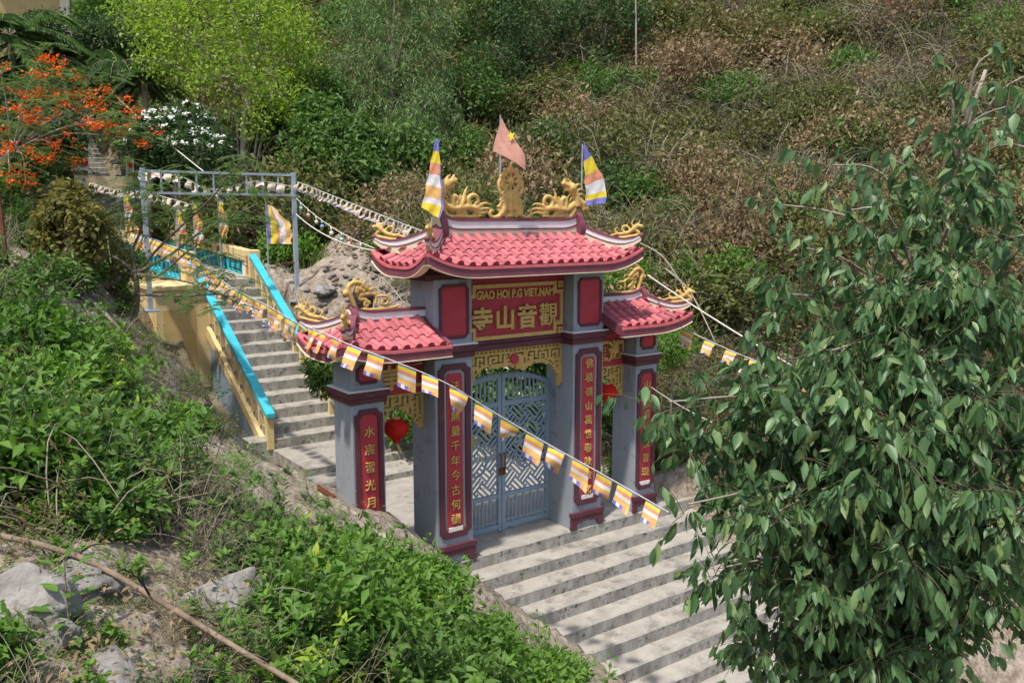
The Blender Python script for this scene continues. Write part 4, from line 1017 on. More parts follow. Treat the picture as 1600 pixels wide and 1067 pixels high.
def vn():
    mb = MB(); n = 14
    top = lambda t: (.0+.28*t+.10*t*t*0, .72-.52*t); bot = lambda t: (-.12+.0*t+.50*t, .30-.02-.33*t)
    for i in range(n+1):
        for j in range(n+1):
            a, b = i/n, j/n; x = (1-b)*(.36*a)+b*(-.16+.55*a); z = (1-b)*(.72-.55*a)+b*(.22-.26*a)
            mb.v.append((x-.34*(.72-z), .03*math.sin(a*5+b*2)-.55*(.72-z), z))
    for i in range(n):
        for j in range(n):
            k = i*(n+1)+j; mb.f.append((k, k+1, k+n+2, k+n+1)); mb.m.append(0)
    b0 = len(mb.v); c = (.125, .44)
    for k in range(10):
        r = .10 if k % 2 == 0 else .042; a = math.pi/2+k*math.pi/5+.3; zz = c[1]+r*math.sin(a)*.9; mb.v.append((c[0]+r*math.cos(a)*.72-.34*(.72-zz), -.045-.55*(.72-zz), zz))
    mb.v.append((c[0]-.34*(.72-c[1]), -.045-.55*(.72-c[1]), c[1]))
    for k in range(10): mb.f.append((b0+k, b0+(k+1) % 10, b0+10)); mb.m.append(1)
    return mb.mesh('cloth', [PEACH, STARY], True)
pole_flag('faded coral flag with a yellow star flying above the gold wheel', (1.40, .42, 4.88), (1.40, .42, 6.36), vn(), Vector((1.41, .40, 5.61)), 0, 1.)
# limp flags along the parapets
for k, (u, v, D, hgt, lab) in enumerate(((196, 330, 19.5, .95, 'limp striped flag at the leafy end of the walkway parapet'), (212, 372, 18.6, .6, 'short orange tipped flag drooping against the grey post'), (278, 352, 17.8, .75, 'limp striped flag behind the feathery branches, nearest their tips'), (304, 352, 18.2, .95, 'yellow and orange flag hanging before the parapet top'), (343, 340, 18.8, .9, 'slim limp flag rising above the parapet behind the branches'), (418, 350, 18.6, .85, 'broad striped flag blown out beside the steel frame post'))):
    p = P(u, v, D); wd = .5 if k == 5 else .17
    me = draped([(0, hgt/2-hgt*i/10) for i in range(11)], [((wd*(.25+.75*min(1, i/5))+.03*math.sin(i*1.9)), hgt/2-.05-hgt*(.95+.0*i)*i/10) for i in range(11)], FLAGM, (lambda i, j: [0, 1, 1, 2, 3, 3, 4, 4][j]) if k == 5 else (lambda i, j, k=k: [[0, 1, 1, 2, 2, 3, 3, 4, 4, 4], [4, 4, 2, 2, 3, 3, 4, 4, 4, 4], [3, 1, 1, 4, 4, 3, 2, 4, 4, 4], [1, 1, 2, 4, 4, 2, 3, 3, 4, 1], [0, 1, 1, 2, 2, 3, 3, 4, 4, 4]][k][i]), 8, .05, k)
    pole_flag(lab, (p[0]-.01, p[1]+.02, p[2]-hgt*.5-.75), (p[0]-.01, p[1]+.02, p[2]+hgt*.55), me, V3(p), YAW*-.6, 1., 'flags along the walkway')
# ------------------------------------------------------------------ plants: generators
RNG = np.random.RandomState(11)
def ground_hit(us, vs, d0=2.2, d1=75., n=150):
    us = np.asarray(us, float); vs = np.asarray(vs, float); ray = FWD[None]+RGT[None]*((us-800)/FPX)[:, None]-UPV[None]*((vs-533.5)/FPX)[:, None]
    D = np.geomspace(d0, d1, n); best = np.full(len(us), np.nan); prev = np.full(len(us), 1.)
    for i, d in enumerate(D):
        p = CAM+ray*d; g = p[:, 2]-H(p[:, 0], p[:, 1], False)
        hit = np.isnan(best) & (g <= 0)
        best[hit] = d if i == 0 else (D[i-1]+(d-D[i-1])*prev[hit]/(prev[hit]-g[hit]+1e-9)); prev = np.where(g > 0, g, prev)
    p = CAM+ray*np.nan_to_num(best, nan=999.)[:, None]
    return p, best
def nrmz(a): return a/np.maximum(np.linalg.norm(a, axis=-1, keepdims=True), 1e-9)
def rdir(n, r=RNG): return nrmz(r.normal(size=(n, 3)))
T_DIA = (np.array([(0, 0, 0), (.45, -.5, .10), (1, 0, -.06), (.45, .5, .10)]), np.array([(0, 1, 2), (0, 2, 3)]))
T_BIG = (np.array([(0, 0, 0), (.14, -.26, .02), (.14, .26, .02), (.36, -.5, .05), (.36, 0, -.02), (.36, .5, .05), (.68, -.38, .0), (.68, 0, -.05), (.68, .38, .0), (1, 0, -.14), (.88, -.14, -.08), (.88, .14, -.08)]),
         np.array([(0, 1, 4), (0, 4, 2), (1, 3, 4), (2, 4, 5), (3, 6, 4), (4, 6, 7), (4, 7, 8), (4, 8, 5), (6, 10, 7), (7, 11, 8), (10, 9, 7), (7, 9, 11)]))
def leaves(pos, ax, nr, L, W, T=T_DIA):
    """many leaves at once -> vertices, triangles"""
    tv, tf = T; ax = nrmz(ax); y = nrmz(np.cross(nr, ax)); z = np.cross(ax, y); n = len(pos)
    L = np.broadcast_to(np.asarray(L, float), (n,)); W = np.broadcast_to(np.asarray(W, float), (n,))
    V = pos[:, None]+ax[:, None]*(tv[None, :, 0:1]*L[:, None, None])+y[:, None]*(tv[None, :, 1:2]*W[:, None, None])+z[:, None]*(tv[None, :, 2:3]*L[:, None, None])
    F = tf[None]+(np.arange(n)*len(tv))[:, None, None]
    return V.reshape(-1, 3), F.reshape(-1, 3)
def sticks(a, b, r0, r1, bow=None, seg=3):
    """thin three-sided twigs from a to b -> vertices, triangles"""
    n = len(a); V = []; t = nrmz(b-a); s = nrmz(np.cross(t, np.where(np.abs(t[:, 2:3]) > .9, np.array([[1., 0, 0]]), np.array([[0, 0, 1.]])))); q = np.cross(t, s)
    bow = np.zeros((n, 3)) if bow is None else bow
    for k in range(seg+1):
        f = k/seg; c = a+(b-a)*f+bow*(4*f*(1-f)); r = r0+(r1-r0)*f; r = np.broadcast_to(np.asarray(r, float), (n,))[:, None]
        for j in range(3): an = 2*math.pi*j/3; V.append(c+(s*math.cos(an)+q*math.sin(an))*r)
    V = np.stack(V, 1); F = []
    for k in range(seg):
        for j in range(3):
            j2 = (j+1) % 3; F += [(k*3+j, k*3+j2, k*3+3+j2), (k*3+j, k*3+3+j2, k*3+3+j)]
    F = np.array(F)[None]+(np.arange(n)*(3*(seg+1)))[:, None, None]
    return V.reshape(-1, 3), F.reshape(-1, 3)
def merge(parts):
    """[(V, F, material index)] -> V, F, mi"""
    V, F, M, o = [], [], [], 0
    for v, f, m_ in parts: V.append(v); F.append(f+o); M.append(np.full(len(f), m_)); o += len(v)
    return np.concatenate(V), np.concatenate(F), np.concatenate(M)
def clumps(r, lobes, per, m, spread, L, W, shell=.55, droop=.25, T=T_DIA, out=.7, lv=.35):
    """leaf clumps in ellipsoid lobes (centre, radii, weight); returns leaf geometry and clump centres"""
    PP, AA, NN, CC = [], [], [], []
    for c, rad, wgt in lobes:
        k = max(3, int(per*wgt)); d = rdir(k, r); rr = (shell+(1-shell)*r.rand(k, 1)**.7)
        cc = np.array(c)+d*rr*np.array(rad); cc += r.normal(size=cc.shape)*.06*np.mean(rad); CC.append(cc)
        o = np.repeat(d, m, 0); p = np.repeat(cc, m, 0)+r.normal(size=(k*m, 3))*spread
        a = nrmz(o*out+rdir(k*m, r)*.9+np.array([0, 0, -droop])); PP.append(p); AA.append(a); NN.append(nrmz(rdir(k*m, r)*.8+o*.5+np.array([0, 0, .8])))
    p = np.concatenate(PP); n = len(p); s = 1-lv+2*lv*r.rand(n)
    return leaves(p, np.concatenate(AA), np.concatenate(NN), L*s, W*s, T), np.concatenate(CC)
def limb(mb, pts, r0, r1, n=7): q = smooth([Vector([float(k) for k in p]) for p in pts], 5); k = len(q); mb.tube(q, [r0+(r1-r0)*(i/(k-1))**.8 for i in range(k)], n)
def plant(name, label, cat, base, leafgeo, lm, wood=None, bm=BARK, group=None, leafname='crown', woodname='trunk', extra=None):
    """thing with crown and trunk in world metres"""
    t = thing(name, label, cat, tuple(float(k) for k in base), group)
    V, F = leafgeo; o = link(leafname, fast_mesh(leafname, V-np.array(base), F, lm), t, loc=(0, 0, 0))
    if wood is not None:
        me = wood.mesh(woodname, bm, True) if isinstance(wood, MB) else fast_mesh(woodname, wood[0], wood[1], bm, smooth=True)
        co = np.zeros(len(me.vertices)*3); me.vertices.foreach_get('co', co); co = (co.reshape(-1, 3)-np.array(base)).ravel(); me.vertices.foreach_set('co', co); me.update()
        link(woodname, me, t, loc=(0, 0, 0))
    for nm, (v, f), m_ in (extra or []):
        q_ = link(nm, fast_mesh(nm, v-np.array(base), f, m_), t, loc=(0, 0, 0)); q_['kind'] = 'stuff'
    return t
# leaf colours (real albedos)
LM = dict(
 dark=leafmat('dark green leaves', [(.03, .062, .02), (.055, .10, .032), (.09, .15, .05)]),
 mid=leafmat('mid green leaves', [(.045, .095, .02), (.08, .155, .032), (.13, .225, .055)]),
 fresh=leafmat('fresh green leaves', [(.06, .13, .02), (.105, .215, .032), (.17, .30, .055)], .35),
 lime=leafmat('yellow green leaves', [(.15, .24, .03), (.26, .38, .05), (.38, .46, .08)], .4),
 olive=leafmat('olive leaves', [(.065, .076, .022), (.115, .125, .036), (.18, .18, .06)]),
 dry=leafmat('dry brown leaves', [(.13, .09, .045), (.21, .15, .078), (.31, .235, .13)], .25),
 grey=leafmat('grey dead twigs', [(.12, .10, .072), (.20, .17, .12), (.30, .265, .195)], .0),
 straw=leafmat('straw grass', [(.19, .15, .08), (.30, .24, .13), (.40, .335, .20)], .25),
 blade=leafmat('green grass blades', [(.08, .125, .03), (.13, .19, .05), (.21, .25, .085)], .3),
 willow=leafmat('grey green hanging leaves', [(.065, .125, .036), (.105, .185, .055), (.17, .255, .09)], .3),
 euca=leafmat('blue green broad leaves', [(.026, .066, .024), (.044, .104, .036), (.068, .145, .05), (.10, .19, .068), (.24, .30, .10)], .28, .45, spec=.45),
 bronze=leafmat('bronze yellow leaves', [(.08, .09, .02), (.16, .15, .04), (.28, .21, .07)], .35),
 feather=leafmat('feathery green leaflets', [(.06, .11, .03), (.09, .155, .045), (.14, .21, .07)], .35),
 orange=leafmat('orange red blossom', [(.62, .05, .01), (.78, .12, .015), (.85, .26, .03)], .3),
 white=leafmat('white blossom', [(.72, .72, .62), (.85, .85, .80)], .3))
# ------------------------------------------------------------------ scrub that nobody could count: scattered with instances
def proto(name, parts, mats):
    V, F, M = merge(parts); me = fast_mesh(name, V, F, mats, M); return bpy.data.objects.new(name, me)
def p_bush(seed, lm, n=60, m=11, L=.11, W=.055, flat=.75, tw=40, droop=.25):
    r = np.random.RandomState(seed); lobes = [((r.uniform(-.3, .3), r.uniform(-.3, .3), .34*flat), (.42, .42, .36*flat), 1.), ((r.uniform(-.35, .35), r.uniform(-.35, .35), .42*flat), (.3, .3, .3*flat), .6), ((r.uniform(-.4, .4), r.uniform(-.4, .4), .25*flat), (.32, .32, .25*flat), .6)]
    (V, F), C = clumps(r, lobes, n, m, .07, L, W, .4, droop); i = r.choice(len(C), min(tw, len(C)), False); b = C[i]; a = np.stack([b[:, 0]*.15, b[:, 1]*.15, np.zeros(len(b))], -1)
    vs, fs_ = sticks(a, b, .009, .004); return proto('shrub', [(V, F, 0), (vs, fs_, 1)], [lm, BARK])
def p_twigs(seed, n=170, lm=None, leafy=0):
    r = np.random.RandomState(seed); a = np.stack([r.normal(size=n)*.22, r.normal(size=n)*.22, r.rand(n)*.1], -1); d = nrmz(np.stack([r.normal(size=n), r.normal(size=n), np.abs(r.normal(size=n))*.8+.1], -1)); b = a+d*(.25+.55*r.rand(n, 1))
    bow = np.stack([np.zeros(n), np.zeros(n), .05+.16*r.rand(n)], -1); parts = [(*sticks(a, b, .006, .0025, bow, 4), 0)]
    if leafy:
        k = leafy; i = r.randint(0, n, k); t = r.rand(k, 1); p = a[i]+(b[i]-a[i])*t+bow[i]*(4*t*(1-t)); parts.append((*leaves(p, rdir(k, r)+np.array([0, 0, -.4]), rdir(k, r), .06*(.6+.8*r.rand(k)), .024), 1))
    return proto('dead_brush', parts, [LM['grey'], lm or LM['dry']])
def p_grass(seed, lm, n=110, h=.5, wd=.012, arch=.35, sp=.16):
    r = np.random.RandomState(seed); a = np.stack([r.normal(size=n)*sp, r.normal(size=n)*sp, np.zeros(n)], -1); an = r.rand(n)*6.28; o = np.stack([np.cos(an), np.sin(an), np.zeros(n)], -1); hh = h*(.5+.7*r.rand(n))
    s = np.cross(o, np.array([0, 0, 1.])); V = []
    for f, wf in ((0, 1.), (.4, .9), (.75, .6), (1, .05)):
        c = a+o*(arch*hh*f*f)[:, None]+np.array([0, 0, 1.])*(hh*(f-.35*f*f*arch*2))[:, None]
        V += [c-s*wd*wf*.5, c+s*wd*wf*.5]
    V = np.stack(V, 1).reshape(-1, 3); F = np.array([(0, 1, 3), (0, 3, 2), (2, 3, 5), (2, 5, 4), (4, 5, 7), (4, 7, 6)])[None]+(np.arange(n)*8)[:, None, None]
    return proto('grass_tuft', [(V, F.reshape(-1, 3), 0)], [lm])
def p_weed(seed, lm, stems=6, h=.6, L=.115, W=.042, k=9):
    """upright stems with pairs of leaves"""
    r = np.random.RandomState(seed); A, B, PP, AX = [], [], [], []
    for i in range(stems):
        b = np.array([r.normal()*.10, r.normal()*.10, 0]); d = nrmz(np.array([r.normal()*.35, r.normal()*.35, 1.])); hh = h*r.uniform(.55, 1.1); A.append(b); B.append(b+d*hh)
        for j in range(k):
            f = .22+.78*j/(k-1); an = j*2.4+r.rand(); o = np.array([math.cos(an), math.sin(an), .25+.3*f])
            for sg_ in (1, -1): PP.append(b+d*hh*f); AX.append(o*np.array([sg_, sg_, 1]))
        PP += [b+d*hh]*4; AX += list(rdir(4, r)*.6+np.array([0, 0, .7]))
    PP, AX = np.array(PP), np.array(AX); n = len(PP); V, F = leaves(PP, AX, rdir(n, r)*.35+np.array([0, 0, 1.]), L*(.5+.75*r.rand(n)), W*(.6+.6*r.rand(n)), T_BIG)
    return proto('weed', [(V, F, 0), (*sticks(np.array(A), np.array(B), .006, .003), 1)], [lm, BARK])
def p_vine(seed, lm, n=420, L=.10, W=.085):
    r = np.random.RandomState(seed); p = np.stack([r.normal(size=n)*.42, r.normal(size=n)*.42, np.abs(r.normal(size=n))*.13], -1)
    V, F = leaves(p, rdir(n, r)*np.array([1, 1, .35])+np.array([0, 0, -.1]), rdir(n, r)*.5+np.array([0, 0, 1.]), L*(.5+.8*r.rand(n)), W*(.5+.8*r.rand(n))); return proto('creeper', [(V, F, 0)], [lm])
def scatter(name, label, protos, pts, rz, sc, idx, tilt=.15):
    """one mass: points carry turn, size and kind; instances are drawn by geometry nodes"""
    me = bpy.data.meshes.new(name); me.vertices.add(len(pts)); me.vertices.foreach_set('co', np.asarray(pts, np.float32).ravel())
    n = len(pts); a = me.attributes.new('turn', 'FLOAT_VECTOR', 'POINT'); a.data.foreach_set('vector', np.stack([RNG.normal(size=n)*tilt, RNG.normal(size=n)*tilt, rz], -1).astype(np.float32).ravel())
    a = me.attributes.new('size', 'FLOAT_VECTOR', 'POINT'); a.data.foreach_set('vector', np.asarray(sc, np.float32).ravel())
    a = me.attributes.new('kind_index', 'INT', 'POINT'); a.data.foreach_set('value', np.asarray(idx, np.int32))
    o = bpy.data.objects.new(name, me); COL.objects.link(o); o['kind'] = 'stuff'; o['label'] = label
    c = bpy.data.collections.new(name+'_kinds')
    for k, q in enumerate(protos): q.name = 'k%02d_%s' % (k, q.name); c.objects.link(q)
    g = bpy.data.node_groups.new(name, 'GeometryNodeTree'); g.interface.new_socket('Geometry', in_out='INPUT', socket_type='NodeSocketGeometry'); g.interface.new_socket('Geometry', in_out='OUTPUT', socket_type='NodeSocketGeometry')
    N = g.nodes; L = g.links; gi = N.new('NodeGroupInput'); go = N.new('NodeGroupOutput'); ip = N.new('GeometryNodeInstanceOnPoints'); ci = N.new('GeometryNodeCollectionInfo')
    ci.inputs['Collection'].default_value = c; ci.inputs['Separate Children'].default_value = True; ci.inputs['Reset Children'].default_value = True
    def na(nm, ty): q = N.new('GeometryNodeInputNamedAttribute'); q.data_type = ty; q.inputs['Name'].default_value = nm; return q.outputs['Attribute']
    L.new(gi.outputs[0], ip.inputs['Points']); L.new(ci.outputs[0], ip.inputs['Instance']); ip.inputs['Pick Instance'].default_value = True
    L.new(na('kind_index', 'INT'), ip.inputs['Instance Index']); L.new(na('turn', 'FLOAT_VECTOR'), ip.inputs['Rotation']); L.new(na('size', 'FLOAT_VECTOR'), ip.inputs['Scale'])
    L.new(ip.outputs[0], go.inputs[0]); md = o.modifiers.new('scatter', 'NODES'); md.node_group = g
    return o
def built(x, y):
    """where steps, walls and the gate stand"""
    a = (x > np.where(y < 0, .15-.58*y, -.3)) & (x < 5.5) & (y > -4.7) & (y < 5.6)
    return a | ((x > -.75) & (x < 1.95) & (y > 5.5) & (y < 22)) | ((x > -1.4) & (x < 1.4) & (y >= 22) & (y < 30))
# far slope
hill = [p_bush(1, LM['mid'], 80, 11, .075, .036), p_bush(2, LM['olive'], 80, 11, .07, .034), p_bush(3, LM['olive'], n=80, L=.065, W=.035), p_bush(4, LM['olive'], L=.055, W=.03, n=90), p_bush(5, LM['fresh'], n=80, L=.08, W=.04), p_bush(6, LM['dry'], n=80, L=.06, W=.026),
        p_twigs(7), p_twigs(8, 150, LM['dry'], 620), p_twigs(9, 150, LM['olive'], 620), p_grass(10, LM['straw'], 150, .7, .016, .6, .25), p_grass(11, LM['blade'], 150, .7, .016, .6, .25), p_vine(12, LM['mid']), p_vine(13, LM['olive'], 420, .08, .05), p_bush(14, LM['olive'], 170, 12, .050, .026, .8, 80), p_bush(15, LM['mid'], 170, 12, .052, .028, .8, 80), p_bush(16, LM['dry'], 170, 11, .048, .022, .8, 80)]
N_ = 10500; us = RNG.uniform(-260, 1860, N_); vs = RNG.uniform(-160, 780, N_); pp, dd = ground_hit(us, vs)
ok = ~np.isnan(dd) & (dd > 14.5) & ~built(pp[:, 0], pp[:, 1]); ok &= ~((pp[:, 0] > 1.2) & (pp[:, 0] < 4.6) & (pp[:, 1] > 5.5) & (pp[:, 1] < 12.2) & (RNG.rand(N_) < .96)); ok &= ~((pp[:, 0] > -2.2) & (pp[:, 0] < 3.0) & (pp[:, 1] > 5.5) & (pp[:, 1] < 14)); ok &= ~((pp[:, 0] > -1.6) & (pp[:, 0] < 2.1) & (pp[:, 1] > 13) & (pp[:, 1] < 34))
us, vs, pp, dd = us[ok], vs[ok], pp[ok], dd[ok]; n = len(us)
z1 = fbm(us*.011, vs*.013, 3)+RNG.normal(size=n)*.10; z2 = fbm(us*.014+50, vs*.016+20, 3)+RNG.normal(size=n)*.09
rightw = sstep(820, 1050, us+.25*(vs-200)); idx = np.zeros(n, int)
green = RNG.choice([0, 1, 1, 2, 4, 8, 11, 12, 10], n); brown = RNG.choice([5, 5, 7, 7, 9, 9, 6, 3, 8], n); mixd = RNG.choice([2, 3, 8, 8, 12, 6, 0, 10, 7, 9], n)
pd = z1+.40*(rightw-.55)
idx = np.where(pd > .12, brown, np.where(pd > -.06, mixd, green)); idx = np.where((z2 > .19) & (rightw > .4), RNG.choice([6, 6, 7, 9], n), idx)
sc = (.55+.030*dd)*RNG.uniform(.7, 1.5, n); sc = np.where(dd < 19, sc*.75, sc); big = (RNG.rand(n) < .11) & (dd > 19); idx = np.where(big, np.where(pd > .10, RNG.choice([13, 15, 15, 8], n), RNG.choice([13, 14, 13, 15, 8], n)), idx); sc = np.where(big, sc*1.7, sc); scv = np.stack([sc, sc, sc*RNG.uniform(.75, 1.35, n)], -1)
pz = H(pp[:, 0], pp[:, 1])-.04*sc
scatter('hillside_undergrowth', 'tangled green and dry brown scrub covering the far hillside', hill, np.stack([pp[:, 0], pp[:, 1], pz], -1), RNG.rand(n)*6.28, scv, idx)
# near bank: leafy weeds, creepers and grass, thinner on the bare soil
near = [p_weed(21, LM['fresh']), p_weed(22, LM['mid'], 6, .7), p_weed(23, LM['fresh'], 8, .45, .10, .045), p_vine(24, LM['fresh'], 260, .08, .06), p_vine(25, LM['mid'], 300, .07, .05), p_bush(26, LM['mid'], 45, 9, .10, .05), p_bush(27, LM['fresh'], 45, 9, .11, .05), p_grass(28, LM['straw'], 70, .35, .007, .8), p_grass(29, LM['blade'], 80, .35, .008, .7), p_twigs(30, 45), p_weed(31, LM['mid'], 6, .7, .12, .05), p_weed(32, LM['lime'], 5, .5, .10, .05, 6), p_twigs(33, 40, LM['dry'], 90), p_weed(34, LM['olive'], 7, .55, .09, .03)]
def region(poly_, n):
    q = np.array(poly_, float); u = RNG.uniform(q[:, 0].min(), q[:, 0].max(), n*3); v = RNG.uniform(q[:, 1].min(), q[:, 1].max(), n*3); ins = np.zeros(len(u), bool); j = len(q)-1
    for i in range(len(q)):
        c = ((q[i, 1] > v) != (q[j, 1] > v)) & (u < (q[j, 0]-q[i, 0])*(v-q[i, 1])/(q[j, 1]-q[i, 1]+1e-12)+q[i, 0]); ins ^= c; j = i
    return u[ins][:n], v[ins][:n]
PT, SC_, ID = [], [], []
def sow(poly_, n, kinds, s0, s1, flat=(.8, 1.2)):
    u, v = region(poly_, n); p, d = ground_hit(u, v); k = ~np.isnan(d) & (d < 17) & ~built(p[:, 0], p[:, 1]); p, d = p[k], d[k]; m_ = len(p)
    if not m_: return
    s = RNG.uniform(s0, s1, m_); PT.append(np.stack([p[:, 0], p[:, 1], H(p[:, 0], p[:, 1])-.02], -1)); SC_.append(np.stack([s, s, s*RNG.uniform(*flat, m_)], -1)); ID.append(RNG.choice(kinds, m_))
sow([(-80, 500), (80, 520), (180, 620), (250, 700), (290, 790), (260, 850), (100, 850), (-80, 780)], 230, [0, 1, 1, 10, 2, 10, 5, 7, 13, 0, 12, 11, 6, 1], .6, 1.15)
sow([(130, 430), (230, 470), (330, 590), (345, 680), (260, 640), (140, 540)], 120, [8, 7, 4, 7, 2, 9, 7, 3], .35, .65)
sow([(-100, 250), (160, 330), (170, 440), (60, 480), (-100, 480)], 130, [7, 7, 5, 9, 8, 4, 2], .5, 1.0)
sow([(200, 620), (345, 670), (420, 760), (380, 830), (250, 760)], 55, [2, 8, 7, 7, 9, 3, 4], .3, .55)
sow([(440, 870), (540, 845), (650, 890), (740, 955), (870, 1075), (880, 1130), (440, 1130), (400, 1010)], 230, [0, 0, 2, 1, 1, 10, 5, 6, 11, 8, 0, 6], .45, .9)
sow([(360, 690), (500, 770), (620, 850), (720, 940), (960, 1080), (760, 1000), (560, 860), (400, 780)], 130, [9, 4, 8, 7, 2, 7, 3], .18, .40)
sow([(-80, 850), (380, 850), (460, 1110), (-80, 1110)], 85, [7, 8, 9, 3, 2, 7], .25, .5)
sow([(230, 800), (450, 800), (470, 920), (300, 900)], 70, [0, 1, 9, 9, 8, 10, 7], .4, .7)
sow([(350, 1000), (520, 960), (600, 1120), (330, 1120)], 60, [8, 7, 7, 0, 9], .4, .7)
sow([(1030, 640), (1110, 700), (1120, 800), (1080, 770), (1030, 720)], 60, [12-4, 5, 4, 8, 9], .6, 1.0)
PT, SC_, ID = np.concatenate(PT), np.concatenate(SC_), np.concatenate(ID)
scatter('bank_weeds', 'leafy weeds, creepers and dry grass on the near soil bank', near, PT, RNG.rand(len(PT))*6.28, SC_, ID, .2)
# loose stones and litter on the soil
def p_stone(seed, m_=ROCK):
    r = np.random.RandomState(seed); mb = MB(); mb.ball((0, 0, 0), 1., 8, 5); V = np.array(mb.v); d = nrmz(V+1e-6); V = V*(1+.28*np.sin(d@r.normal(size=(3, 5))*2.3+r.rand(5)*6).mean(1, keepdims=True))*np.array([1, r.uniform(.6, .9), r.uniform(.45, .7)])
    me = bpy.data.meshes.new('stone'); me.from_pydata(V.tolist(), [], mb.f); me.materials.append(m_); return bpy.data.objects.new('stone', me)
EARTHR = mat('tan broken earth', (.40, .33, .26), (.24, .19, .145), 6, .95, .8, 20)
def p_litter(seed):
    r = np.random.RandomState(seed); n = 14; p = np.stack([r.normal(size=n)*.2, r.normal(size=n)*.2, .01+.02*r.rand(n)], -1)
    return proto('leaf_litter', [(*leaves(p, rdir(n, r)*np.array([1, 1, .2]), rdir(n, r)*.4+np.array([0, 0, 1.]), .05*(.5+.8*r.rand(n)), .02), 0)], [LM['dry']])
PT, SC_, ID = [], [], []
sow([(-80, 830), (400, 830), (520, 1110), (-80, 1110)], 420, [0, 1, 2, 3, 3], .012, .05)
ID[-1] = np.where(ID[-1] == 3, 3, ID[-1]); SC_[-1][ID[-1] == 3] = 1.
sow([(330, 660), (520, 760), (720, 900), (960, 1080), (800, 1040), (560, 880), (380, 800)], 620, [0, 1, 4, 5, 3], .012, .06); SC_[-1][ID[-1] == 3] = 1.
sow([(-50, 390), (140, 430), (340, 640), (250, 640), (-50, 500)], 150, [0, 1, 2, 3], .015, .06); SC_[-1][ID[-1] == 3] = 1.
u, v = region([(400, 400), (580, 380), (640, 440), (640, 520), (480, 520), (430, 470)], 240); p, d = ground_hit(u, v); k = ~np.isnan(d) & (d > 17) & ~built(p[:, 0], p[:, 1]); p = p[k]
PT.append(np.stack([p[:, 0], p[:, 1], H(p[:, 0], p[:, 1])], -1)); s = RNG.uniform(.03, .13, len(p)); SC_.append(np.stack([s, s, s], -1)); ID.append(RNG.choice([4, 5, 4, 5, 0], len(p)))
PT, SC_, ID = np.concatenate(PT), np.concatenate(SC_), np.concatenate(ID)
scatter('rubble', 'small stones and fallen leaves lying on the bare soil', [p_stone(1), p_stone(2), p_stone(3), p_litter(4), p_stone(5, EARTHR), p_stone(6, EARTHR)], PT, RNG.rand(len(PT))*6.28, SC_, ID, .3)
# ------------------------------------------------------------------ rocks, logs
def boulder(label, u, v, size, seed, sink=.35, m_=ROCK, D=None, name='boulder'):
    p = ground_hit([u], [v])[0][0] if D is None else P(u, v, D); r = np.random.RandomState(seed); mb = MB(); mb.ball((0, 0, 0), 1., 40, 28); V = np.array(mb.v); d = nrmz(V+1e-6)
    k = np.zeros(len(V))
    for o in range(5): w_ = r.normal(size=(3, 4))*1.5*1.9**o; k += (np.abs(np.sin(d@w_+r.rand(4)*6)).mean(1)-.6)*.55/1.55**o
    for _ in range(9):      # broken faces
        nn = rdir(1, r)[0]; t = d@nn*(1+k); k = np.where(t > .70, (1+k)*.70/np.maximum(t, .01)-1, k)
    V = d*(1+k[:, None])*np.array(size); mb.v = [tuple(q) for q in V]; o = obj(name, mb, m_, smooth=True, loc=(p[0], p[1], p[2]+size[2]*(1-2*sink)*.5)); o.rotation_euler.z = r.rand()*6
    return tag(o, label, 'rock', 'boulders lying about')
boulder('angular grey boulder lying under the long bare pole', 350, 965, (.30, .24, .24), 1)
boulder('broad grey boulder behind the long bare pole at the bank top', 125, 912, (.30, .22, .16), 2)
boulder('rounded shaded boulder at the edge of the picture beside the pole', 30, 950, (.30, .25, .22), 3)
boulder('flat pale stone low on the bare soil', 178, 1050, (.17, .12, .08), 4)
boulder('small pale stone sunk in the soil among fallen leaves', 90, 1000, (.12, .1, .07), 8)
boulder('pale boulder at the foot of the dark leafy tree on the slope', 545, 352, (.62, .5, .42), 5, .3)
boulder('grey boulder half sunk in the grass above the soil bank', 150, 438, (.42, .35, .28), 6)
boulder('rough earth coloured boulder standing at the end of the bank next to the blue wall', 306, 640, (.30, .34, .20), 7, .4, mat('earthy rock', (.30, .245, .19), (.15, .12, .09), 7, .95, 1., 22), 12.9)
boulder('small grey stone lying above the pale boulder on the slope', 518, 335, (.28, .22, .18), 9)
for k, (u, v) in enumerate(((440, 500), (505, 455), (600, 415))):
    boulder(['dark rock bedded in the earth cut next to the steel post', 'brown rock halfway up the earth cut', 'pale broken rock high on the earth cut below the roof corner'][k], u, v, (.3+.1*k, .26, .2), 20+k, .4)
st = P(558, 500, 16.5); mb = MB(); r = random.Random(4)
for i in range(9):
    z = -.6+i*.15; rr = .34-.02*i+.03*math.sin(i*2.1)
    for k in range(14): a = 2*math.pi*k/14; q = rr*(1+.08*math.sin(3*a+i*.4)+r.uniform(-.04, .04)); mb.v.append((q*math.cos(a)+.05*i*.3, q*math.sin(a), z))
for i in range(8):
    for k in range(14): k2 = (k+1) % 14; mb.f.append((i*14+k, i*14+k2, i*14+14+k2, i*14+14+k)); mb.m.append(0)
mb.f.append(tuple(range(8*14, 9*14))); mb.m.append(0)
tag(obj('tree_stump', mb, DARKW, loc=tuple(st), smooth=False), 'dark brown stump standing behind the smaller roof beside the stair', 'stump')
